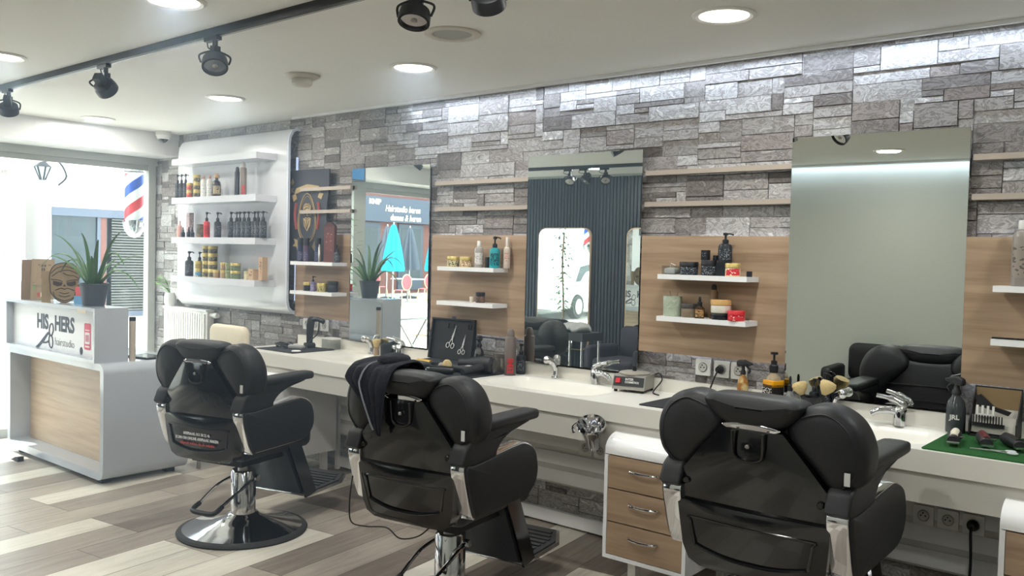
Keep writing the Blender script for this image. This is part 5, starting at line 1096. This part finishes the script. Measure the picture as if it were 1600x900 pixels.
pump_bottle((-1.472, -0.10, ZC), 0.021, 0.16, 'shorter black pump bottle beside the shaving brushes', navy, lab_w); pump_bottle((-1.425, -0.10, ZC), 0.023, 0.19, 'taller black pump bottle beside the shaving brushes', navy, lab_w)
t = thing('brush_mug', 'black ribbed mug holding two shaving brushes, behind the right chair', 'mug', (-1.452, -0.175, ZC)); MB().lathe([(0, 0), (0.038, 0), (0.04, 0.004), (0.042, 0.085), (0.038, 0.085), (0.036, 0.012), (0, 0.012)], seg=28).build('mug', P('mug_black', (34, 36, 40), 0.4, scale=90, bump=0.5), t)
brush((-1.467, -0.18, ZC + 0.02), 170, 22, 'left cream-bristled brush leaning in the black mug', 0.012, 0.075, 0.034, 0.06, matte_b); brush((-1.437, -0.17, ZC + 0.02), 20, 22, 'right tan-bristled brush leaning in the black mug', 0.012, 0.085, 0.036, 0.065, matte_b)
# green turf station
mat(-0.90, -0.585 + 0.04, -0.2, -0.06, 'green artificial turf mat at the right end of the counter', turf_m, 'turf_mat', 0)
ZT = ZC + 0.006
t = trigger((-0.885, -0.115, ZT), 0.037, 0.225, 'dark clear spray bottle with white letters on the green turf', P('smoke_plastic', (58, 62, 64), 0.15), None, 150)
az = face_az(-0.885, -0.115) - R(150); 
e = text('JRL', 0.026, MATS['print_white'], t, Vector((math.cos(az), math.sin(az), 0)) * 0.0375 + Vector((-math.sin(az), math.cos(az), 0)) * (-0.022) + Vector((0, 0, 0.055)), (0, 0, 0), 'lettering', ext=0.0003, off=0.001)
e.rotation_euler = Matrix((Vector((-math.sin(az), math.cos(az), 0)), Vector((0, 0, 1)), Vector((math.cos(az), math.sin(az), 0)))).transposed().to_euler()
t = thing('comb_box', 'open cardboard display box holding clipper combs on the green turf', 'box', (-0.745, -0.10, ZT), 0)
m = MB(); m.box((-0.085, -0.05, 0), (0.085, 0.05, 0.006)); m.box((-0.085, 0.044, 0), (0.085, 0.05, 0.19)); m.box((-0.085, -0.05, 0), (-0.08, 0.05, 0.06)); m.box((0.08, -0.05, 0), (0.085, 0.05, 0.06)); m.prism([(-0.05, 0.06), (0.05, 0.06), (0.05, 0.19)], YZ, -0.085, -0.081); m.prism([(-0.05, 0.06), (0.05, 0.06), (0.05, 0.19)], YZ, 0.081, 0.085); m.build('carton', matte_b, t)
MB().box((-0.08, 0.0425, 0.006), (0.08, 0.044, 0.185)).build('lining', P('card_lining', (150, 126, 92), 0.8), t)
MB().box((-0.078, -0.04, 0.007), (0.078, -0.034, 0.075), 0.001, M=Matrix.Rotation(R(-12), 4, 'X')).build('front_insert', P('insert_grey', (190, 186, 176), 0.7), t); MB().box((-0.078, 0.005, 0.007), (0.078, 0.01, 0.11), 0.001, M=Matrix.Rotation(R(-12), 4, 'X')).build('rear_insert', MATS['insert_grey'], t)
m = MB()
for k in range(11): m.box((-0.07 + k * 0.010, -0.047, 0.05), (-0.066 + k * 0.010, -0.042, 0.085))
m.box((-0.072, -0.047, 0.04), (0.042, -0.041, 0.055)); m.build('black_comb', matte_b, t)
m = MB(); m.prism([(-0.07, 0.155), (-0.06, 0.12), (0.05, 0.09), (0.06, 0.105), (0.0, 0.12), (-0.05, 0.165)], XZ, -0.03, -0.018, 0.003); m.build('knife_comb', matte_b, t)
m = MB()
for k in range(4): m.box((-0.062 + k * 0.019, -0.038, 0.086), (-0.054 + k * 0.019, -0.031, 0.122), 0.001)
m.box((-0.062, -0.036, 0.08), (0.004, -0.031, 0.09), 0.001); m.build('white_comb', plast_w, t)
for x, y, rz, f, s in ((-0.83, -0.36, -80, P('clip_white', (226, 218, 196), 0.35), 'white'), (-0.735, -0.33, -72, P('clip_maroon', (92, 36, 38), 0.3), 'maroon'), (-0.645, -0.30, -60, P('clip_black', (28, 28, 30), 0.3), 'black')):
    clipper((x, y, ZT), rz, s + ' barber clipper lying on the green turf', None, f)
scissors((-0.60, -0.42, ZT + 0.004), 0, Matrix.Rotation(R(100), 4, 'Z') @ Matrix.Rotation(R(-90), 4, 'X'), 0.16, 'steel scissors lying flat on the green turf')
# dryer holder and black plug
t = thing('dryer_holder', 'chrome funnel-shaped hair dryer holder on the counter front', 'dryer holder', (-2.305, -0.63, 0.715))
m = MB(); M = Matrix.Rotation(R(14), 3, 'Y') @ Matrix.Rotation(R(30), 3, 'X'); m.lathe([(0.03, -0.10), (0.04, -0.03), (0.06, 0.025), (0.068, 0.038), (0.065, 0.043), (0.056, 0.025), (0.036, -0.03), (0.026, -0.10)], (0, 0, 0), 32, M); m.build('funnel', chrome, t)
m = MB(); m.tube(spline([(-0.06, -0.025, 0.035), (-0.082, -0.035, 0.012), (-0.072, -0.04, -0.015)], 5), 0.007); m.box((-0.02, 0.03, -0.02), (0.02, 0.076, 0.012), 0.004); m.build('bracket', chrome, t)
t = thing('power_plug', 'black plug with thick cord in the socket under the turf', 'plug', (-0.813, -0.07, 0.47))
MB().lathe([(0, 0), (0.021, 0), (0.023, 0.008), (0.02, 0.022), (0.012, 0.032), (0, 0.033)], (0, -0.003, 0), 24, Matrix.Rotation(R(90), 3, 'X')).build('plug_body', matte_b, t)
MB().tube(spline([(0, -0.03, 0), (0, -0.042, -0.03), (0.005, -0.045, -0.15), (0.0, -0.04, -0.30), (0.02, -0.05, -0.46)], 6), 0.0055).build('power_cord', matte_b, t)
t = thing('power_plug', 'black plug with cord behind the amber spray bottle', 'plug', (-1.96, -0.036, 0.985))
MB().lathe([(0, 0), (0.019, 0), (0.021, 0.01), (0.016, 0.03), (0, 0.033)], (0, 0.0, 0), 20, Matrix.Rotation(R(90), 3, 'X')).build('plug_body', matte_b, t); MB().tube(spline([(0, -0.03, 0), (-0.01, -0.05, -0.04), (-0.03, -0.06, -0.10), (-0.06, -0.10, -0.137)], 6), 0.004).build('power_cord', matte_b, t)

# ---------------------------------------------------------------- opposite side of the room, seen in the mirrors
def pill_mirror(x, label):
    t = thing('rounded_mirror', label, 'mirror', (x, Y0 + 0.06, 0), -2.0, 'rounded mirrors on the slat wall')
    MB().slab(rrect(-0.355, 0.44, 0.355, 1.87, 0.10), XZ, -0.02, 0.012, 0.004).build('frame', P('mirror_frame', (176, 150, 120), 0.4), t)
    MB().prism(rrect(-0.342, 0.453, 0.342, 1.857, 0.09), XZ, 0.0125, 0.0145).build('mirror_glass', mirror_m, t)
pill_mirror(-5.80, 'left rounded mirror on the black slat wall, seen in the middle mirror'); pill_mirror(-4.62, 'right rounded mirror on the black slat wall, seen in the middle mirror')
plum = P('plum_fabric', (48, 42, 54), 0.7, var=0.1)
def armchair(loc, rz, label, m):
    t = thing('waiting_armchair', label, 'armchair', loc, rz, 'dark armchairs along the opposite wall')
    MB().slab(rrect(-0.27, -0.28, 0.27, 0.22, 0.06), XY, 0.30, 0.45, 0.04, 0.015).build('seat', m, t); MB().slab(rrect(-0.26, 0.42, 0.26, 0.78, 0.08), XZ, 0.20, 0.29, 0.04, 0.01).build('backrest', m, t)
    for s in (-1, 1): MB().slab(rrect(-0.28, 0.30, 0.24, 0.58, 0.05), YZ, s * 0.325 - 0.045, s * 0.325 + 0.045, 0.03).build('armrest', m, t)
    MB().box((-0.26, -0.25, 0.24), (0.26, 0.24, 0.30), 0.01).build('base', matte_b, t)
    for x in (-0.23, 0.23):
        for y in (-0.2, 0.2): MB().cyl((x, y, 0), (x, y, 0.245), 0.015).build('leg', chrome, t)
armchair((-2.3, -4.45, 0), 180, 'black leather armchair against the white wall, seen in the right mirror', leather); armchair((-4.72, -4.35, 0), 190, 'plum armchair before the right rounded mirror', plum); armchair((-6.0, -4.38, 0), 175, 'plum armchair before the left rounded mirror', plum)
t = thing('tool_trolley', 'black salon trolley piled with pale towels, seen in the middle mirror', 'trolley', (-4.85, -3.5, 0), 10)
MB().box((-0.22, -0.16, 0.70), (0.22, 0.16, 0.78), 0.02).build('tray', matte_b, t); MB().box((-0.21, -0.15, 0.30), (0.21, 0.15, 0.33), 0.01).build('lower_tray', matte_b, t)
for x in (-0.19, 0.19):
    for y in (-0.13, 0.13): MB().cyl((x, y, 0.03), (x, y, 0.70), 0.011).build('leg', chrome, t)
m = MB()
for x in (-0.19, 0.19):
    for y in (-0.13, 0.13): m.ball((x, y, 0.025), 0.025, seg=12)
m.build('caster', matte_b, t)
t = thing('towel_heap', 'crumpled pale grey towels heaped on the black trolley', 'towels', (-4.85, -3.5, 0.78), 10)
m = MB(); rl = random.Random(4)
m.ball((0, 0, 0.03), 0.10, 1.7, 1.2, 0.5, 24)
for v in m.bm.verts:
    v.co += Vector((0, 0, 1)) * 0.022 * math.sin(v.co.x * 45 + v.co.y * 20) + Vector((0.01 * math.sin(v.co.y * 60), 0.01 * math.sin(v.co.x * 50), 0)); v.co.z = max(v.co.z, 0.0)
m.build('towels', P('towel_grey', (176, 176, 178), 0.95, bump=0.4, scale=80), t, ang=180)
t = thing('television', 'wall television with blue picture hung before the window beam', 'television', (-6.95, -1.99, 2.36), 90)
MB().box((-0.285, 0.0, -0.115), (0.285, 0.05, 0.115), 0.006).build('housing', matte_b, t); MB().box((-0.265, -0.002, -0.095), (0.265, -0.0002, 0.095)).build('screen', emis('screen_blue', (70, 140, 196), 0.8), t); MB().box((-0.05, 0.05, -0.05), (0.05, 0.12, 0.05)).build('wall_arm', black_m, t)
t = thing('potted_ficus', 'leafy green ficus in a grey tub by the shop window', 'plant', (-7.19, -2.12, 0))
MB().lathe([(0, 0), (0.13, 0), (0.16, 0.32), (0.15, 0.32), (0.14, 0.28), (0, 0.28)], seg=28).build('pot', P('tub_grey', (120, 118, 114), 0.6), t)
MB().tube(spline([(0, 0, 0.28), (0.02, 0.01, 0.8), (-0.01, 0.0, 1.4), (0.0, 0.02, 1.9)], 6), 0.014).build('trunk', oak, t)
rl = random.Random(8); m = MB()
for k in range(420):
    a = rl.uniform(0, 2 * PI); z = rl.uniform(0.75, 2.05); r0 = rl.uniform(0.04, 0.26) * (1 - abs(z - 1.35) * 0.6); p = Vector((r0 * math.cos(a), r0 * math.sin(a), z)); d = Vector((math.cos(a), math.sin(a), rl.uniform(-0.9, 0.3))).normalized(); s = d.cross(Vector((0, 0, 1))).normalized(); q = d.cross(s)
    m.loft([[p] * 1 + [p + d * 0.0005, p], [p + d * 0.035 + s * 0.018, p + d * 0.035 + q * 0.002, p + d * 0.035 - s * 0.018], [p + d * 0.08, p + d * 0.0805, p + d * 0.08]], False)
m.build('foliage', P('ficus_leaf', (62, 104, 54), 0.45, var=0.4), t)

# ---------------------------------------------------------------- the street
pave = P('pavement', (168, 164, 158), 0.85, scale=6, var=0.12)
struct('street', MB().box((-42, -40, -0.14), (X0 - 0.1, 22, -0.03)), pave, 'pale paved street and square outside the shop window')
fac_w = P('white_facade', (236, 234, 230), 0.8, var=0.02, scale=3); brick = P('brick_facade', (112, 70, 60), 0.85, scale=20, var=0.2); teal = P('dark_window', (34, 48, 52), 0.1, var=0.2, scale=2); slate = P('slate_band', (76, 84, 98), 0.5); blindm = P('blind_slats', (86, 86, 80), 0.6)
t = thing('street_building', 'white building across the street with dark shop window and blinds', 'building', (-13.1, 2.6, 0))
MB().box((-3, -1.16, -0.05), (-0.02, 6, 5.0)).build('facade', fac_w, t)
MB().box((-0.06, -1.13, 0.55), (0.0, 0.45, 1.95), 0.004).build('shop_window', teal, t)
m = MB(); m.box((-0.06, -1.16, 1.95), (0.06, 3.2, 2.07), 0.004); m.box((-0.05, -0.5, 0.5), (0.03, -0.45, 1.95)); m.box((-0.05, -1.16, 0.47), (0.05, 3.2, 0.55)); m.build('window_band', slate, t)
MB().box((-0.06, -0.5, 0.0), (0.015, -0.36, 1.95)).build('brick_pier', brick, t)
m = MB(); m.box((-0.06, -0.34, 0.5), (0.0, 3.2, 1.95)); 
for k in range(34): m.box((0.001, -0.28, 0.56 + k * 0.041), (0.02, 3.1, 0.585 + k * 0.041))
m.build('blinds', blindm, t)
MB().box((-0.02, -0.95, 0.9), (0.004, -0.8, 1.25)).build('notice', P('notice_pale', (150, 176, 168), 0.6), t)
m = MB(); m.tube([(0.05, -1.2, 0.0), (0.05, -1.2, 4.5)], 0.035); m.build('drainpipe', fac_w, t)
t = thing('white_gallery', 'white pillared building front with brick strips across the street', 'building', (-13.3, 0.2, 0))
MB().box((-2, -4.2, 2.55), (0.15, 0.95, 4.5)).build('lintel', fac_w, t); MB().box((-2, -4.2, -0.05), (0.15, 0.95, 1.32)).build('parapet', P('parapet_grey', (196, 196, 200), 0.8), t)
for y in (-3.4, -2.6, -1.8, -1.0, -0.2, 0.53): MB().box((-0.3, y, 1.32), (0.1, y + 0.10, 2.55)).build('pillar', fac_w, t)
MB().box((-0.9, -4.2, 1.32), (-0.8, 0.95, 2.55)).build('inner_wall', P('inner_white', (220, 222, 226), 0.8), t); MB().box((-0.78, -4.2, 1.32), (-0.7, 0.78, 2.55)).build('brick_strip', P('brick_dark', (78, 48, 42), 0.9, scale=20, var=0.3), t)
MB().box((-0.1, 0.75, 1.32), (0.1, 0.95, 2.55)).build('corner_pier', fac_w, t)
m = MB()
for z in (0.75, 0.95, 1.2): m.box((0.15, -4.2, z), (0.2, 0.95, z + 0.05))
m.build('rail', P('rail_grey', (150, 152, 160), 0.6), t)
t = thing('street_lantern', 'black wall lantern hanging across the street', 'lantern', (-12.85, 1.235, 2.40))
m = MB(); m.lathe([(0.02, 0.0), (0.03, 0.02), (0.10, 0.20), (0.09, 0.21)], seg=6); m.build('glass_cage', P('lantern_glass', (150, 160, 160), 0.3), t, ang=20); m = MB()
for k in range(6): a = PI / 3 * k; m.tube([(0.03 * math.cos(a), 0.03 * math.sin(a), 0.02), (0.10 * math.cos(a), 0.10 * math.sin(a), 0.20)], 0.012)
m.lathe([(0.12, 0.20), (0.05, 0.26), (0.0, 0.28)], seg=6); m.tube(spline([(0, 0, 0.27), (0, 0.2, 0.3), (0, 0.32, 0.1), (-0.2, 0.3, -0.02)], 5), 0.014); m.build('bracket', black_m, t, ang=20)
t = thing('barber_pole', 'red white and blue striped barber pole mounted outside the window', 'barber pole', (-7.79, -0.03, 1.96))
m = P('pole_stripes', (240, 240, 240), 0.3, var=0); b = m.node_tree.nodes['Principled BSDF']; tc = nn(m, 'ShaderNodeTexCoord'); sx = nn(m, 'ShaderNodeSeparateXYZ'); lk(m, tc.outputs['Object'], sx.inputs[0])
at = nn(m, 'ShaderNodeMath', operation='ARCTAN2'); lk(m, sx.outputs[1], at.inputs[0]); lk(m, sx.outputs[0], at.inputs[1])
ma = nn(m, 'ShaderNodeMath', operation='MULTIPLY_ADD'); lk(m, at.outputs[0], ma.inputs[0]); ma.inputs[1].default_value = 1 / (2 * PI); mz = nn(m, 'ShaderNodeMath', operation='MULTIPLY'); lk(m, sx.outputs[2], mz.inputs[0]); mz.inputs[1].default_value = -2.6; lk(m, mz.outputs[0], ma.inputs[2])
fr = nn(m, 'ShaderNodeMath', operation='FRACT'); lk(m, ma.outputs[0], fr.inputs[0]); r = ramp(m, [(0.0, (214, 52, 60)), (0.25, (240, 240, 240)), (0.5, (40, 84, 176)), (0.75, (240, 240, 240))]); r.color_ramp.interpolation = 'CONSTANT'; lk(m, fr.outputs[0], r.inputs[0]); lk(m, r.outputs[0], b.inputs['Base Color'])
MB().lathe([(0.085, -0.20), (0.085, 0.22)], seg=36).build('striped_cylinder', m, t)
m = MB(); m.lathe([(0, -0.36), (0.05, -0.34), (0.085, -0.29), (0.10, -0.22), (0.10, -0.20), (0, -0.20)], seg=36); m.lathe([(0, 0.24), (0.10, 0.24), (0.10, 0.28), (0.07, 0.33), (0.0, 0.35)], seg=36); m.build('cap', chrome, t); MB().box((0.08, -0.02, -0.26), (0.2, 0.02, -0.22)).build('wall_bracket', chrome, t)
# car
t = thing('white_car', 'white hatchback parked across the street', 'car', (-11.9, 7.4, -0.03), 90)
prof = [(-2.0, 0.25), (-2.02, 0.65), (-1.85, 0.92), (-1.3, 1.40), (-0.6, 1.50), (0.3, 1.46), (0.95, 1.02), (1.75, 0.86), (2.0, 0.62), (2.0, 0.25)]
P2 = [tuple(p) for p in spline(prof, 4, False)]
MB().slab(P2, XZ, -0.82, 0.82, 0.10, 0.02).build('body', P('car_white', (236, 236, 236), 0.2, coat=0.5), t)
for s in (-1, 1):
    MB().prism([(-1.35, 0.95), (-1.1, 1.33), (-0.55, 1.40), (0.25, 1.37), (0.78, 0.98)], XZ, s * 0.82 - 0.012, s * 0.82 + 0.028).build('side_window', teal, t)
    for x in (-1.25, 1.25):
        wh = MB().lathe([(0.0, -0.1), (0.30, -0.1), (0.315, -0.06), (0.315, 0.06), (0.30, 0.1), (0.0, 0.1)], (x, s * 0.78, 0.315), 28, Matrix.Rotation(R(90), 3, 'X')).build('wheel', dark_rub, t); MB().lathe([(0, -0.115), (0.19, -0.11), (0.2, 0.11), (0, 0.115)], (x, s * 0.78, 0.315), 20, Matrix.Rotation(R(90), 3, 'X')).build('hub_cap', steel, wh)
# terrace across the square
t = thing('terrace_building', 'brick and grey building behind the terrace, seen in the left mirror', 'building', (-25.0, -17.5, 0))
MB().box((-3, -14, -0.05), (0, 16, 9)).build('facade', brick, t)
MB().box((-0.02, -14, 2.75), (0.25, 16, 3.7)).build('shop_fascia', P('fascia_grey', (66, 76, 92), 0.6), t)
for k in range(9): 
    fr = MB().box((-0.02, -12 + k * 2.4, 0.1), (0.08, -10.6 + k * 2.4, 2.7), 0.01).build('shop_front', P('shop_frame', (58, 68, 80), 0.5), t); MB().box((0.081, -11.85 + k * 2.4, 0.5), (0.09, -10.75 + k * 2.4, 2.55)).build('pane', teal, fr)
for k in range(10): MB().box((0.0, -11 + k * 2.6, 4.6), (0.06, -9.9 + k * 2.6, 6.6), 0.01).build('upper_window', P('upper_win', (176, 186, 196), 0.3), t)
turq = P('turquoise_canvas', (16, 168, 206), 0.8); gcan = P('grey_canvas', (84, 92, 104), 0.8)
def parasol(x, y, m, label):
    t = thing('closed_parasol', label, 'parasol', (x, y, -0.03), 0, 'closed terrace parasols')
    MB().cyl((0, 0, 0.05), (0, 0, 2.55), 0.03).build('pole', steel, t); MB().lathe([(0, 0), (0.3, 0), (0.3, 0.05), (0.05, 0.09), (0, 0.09)], seg=24).build('base', dark_rub, t)
    L = []
    for z, r0 in ((1.0, 0.30), (1.1, 0.31), (1.6, 0.24), (2.1, 0.15), (2.4, 0.08), (2.48, 0.04)): L.append([((r0 * (1 + 0.22 * math.cos(8 * a))) * math.cos(a), (r0 * (1 + 0.22 * math.cos(8 * a))) * math.sin(a), z) for a in [2 * PI * k / 48 for k in range(48)]])
    m_ = MB(); m_.loft(L); m_.build('canvas', m, t)
parasol(-20.2, -15.90, turq, 'left closed turquoise parasol on the terrace'); parasol(-20.2, -17.90, turq, 'right closed turquoise parasol on the terrace'); parasol(-21.8, -17.20, gcan, 'grey closed parasol just behind the left turquoise one'); parasol(-22.0, -18.50, gcan, 'grey closed parasol between the turquoise ones')
rat = P('rattan_pink', (176, 84, 92), 0.7, scale=60); cane = P('cane', (214, 190, 150), 0.6)
def bistro(x, y, rz, label):
    t = thing('bistro_chair', label, 'chair', (x, y, -0.03), rz, 'pink rattan bistro chairs')
    MB().lathe([(0, 0.44), (0.2, 0.44), (0.21, 0.455), (0.2, 0.47), (0, 0.47)], seg=24).build('seat', rat, t)
    MB().slab([(0.19 * math.cos(a), 0.70 + 0.22 * math.sin(a)) for a in [2 * PI * k / 24 for k in range(24)]], XZ, -0.215, -0.19, 0.008).build('backrest', rat, t)
    m = MB(); m.tube([(0.205 * math.cos(a), -0.2, 0.70 + 0.235 * math.sin(a)) for a in [2 * PI * k / 24 for k in range(24)]], 0.015, 6, True); m.build('back_hoop', cane, t)
    for sx, sy in ((-1, -1), (1, -1), (1, 1), (-1, 1)): MB().cyl((sx * 0.21, sy * 0.21, 0), (sx * 0.16, sy * 0.16, 0.455), 0.016).build('leg', cane, t)
for k, (x, y, rz, s) in enumerate(((-19.0, -15.10, 90, 'in front of the left turquoise parasol'), (-20.6, -14.80, 60, 'left of the turquoise parasol'), (-19.6, -16.80, 100, 'between the turquoise parasols'), (-21.3, -16.40, -90, 'behind the cafe table'), (-19.2, -18.40, 80, 'beside the right turquoise parasol'))): bistro(x, y, rz, 'pink rattan bistro chair ' + s)
for x, y, s in ((-20.5, -16.90, 'between the parasols'), (-19.4, -17.60, 'near the right parasol')):
    t = thing('cafe_table', 'pale cafe table ' + s, 'table', (x, y, -0.03), 0, 'cafe tables on the terrace'); MB().box((-0.4, -0.4, 0.72), (0.4, 0.4, 0.75), 0.01).build('tabletop', P('table_blue', (206, 214, 222), 0.5), t); MB().cyl((0, 0, 0), (0, 0, 0.72), 0.03).build('pedestal', steel, t)
t = thing('folding_table', 'white folding table just outside the window', 'table', (-8.35, -4.15, -0.03)); MB().box((-0.3, -0.45, 0.70), (0.3, 0.25, 0.73), 0.01).build('tabletop', white, t)
for s in (-1, 1): m = MB(); m.tube([(s * 0.25, -0.35, 0), (s * 0.25, 0.2, 0.70)], 0.012); m.tube([(s * 0.23, 0.2, 0), (s * 0.23, -0.35, 0.70)], 0.012); m.build('leg', steel, t)
t = thing('folding_chair', 'pale slatted folding chair just outside the window', 'chair', (-8.35, -4.92, -0.03), 0)
m = MB(); 
for z in (0.70, 0.80): m.box((-0.2, -0.21, z), (0.2, -0.19, z + 0.07), 0.005)
m.build('back_slat', cane, t); m = MB()
for k in range(5): m.box((-0.2, -0.17 + k * 0.08, 0.44), (0.2, -0.105 + k * 0.08, 0.46), 0.004)
m.build('seat_slat', cane, t)
for s in (-1, 1): m = MB(); m.tube([(s * 0.21, 0.2, 0), (s * 0.21, -0.205, 0.88)], 0.011); m.tube([(s * 0.19, -0.2, 0), (s * 0.19, 0.18, 0.44)], 0.011); m.build('leg', P('chair_leg_white', (200, 200, 200), 0.4), t)

# ---------------------------------------------------------------- faint haze volume added to imitate lens glare, not part of the room
GLARE_DENSITY = 0.042
m = bpy.data.materials.new('lens_glare'); m.use_nodes = True; m.node_tree.nodes.remove(m.node_tree.nodes['Principled BSDF'])
v = nn(m, 'ShaderNodeVolumeScatter', Color=(0.60, 0.79, 1.0, 1), Density=GLARE_DENSITY, Anisotropy=0.2); lk(m, v.outputs[0], m.node_tree.nodes['Material Output'].inputs['Volume'])
o = MB().box((X0 + 0.02, -2.7, -0.05), (-2.7, 0.05, CH + 0.05)).build('glare', m); tag(o, 'faint bluish haze volume by the shop window, added to imitate lens glare', 'glare', kind='stuff')
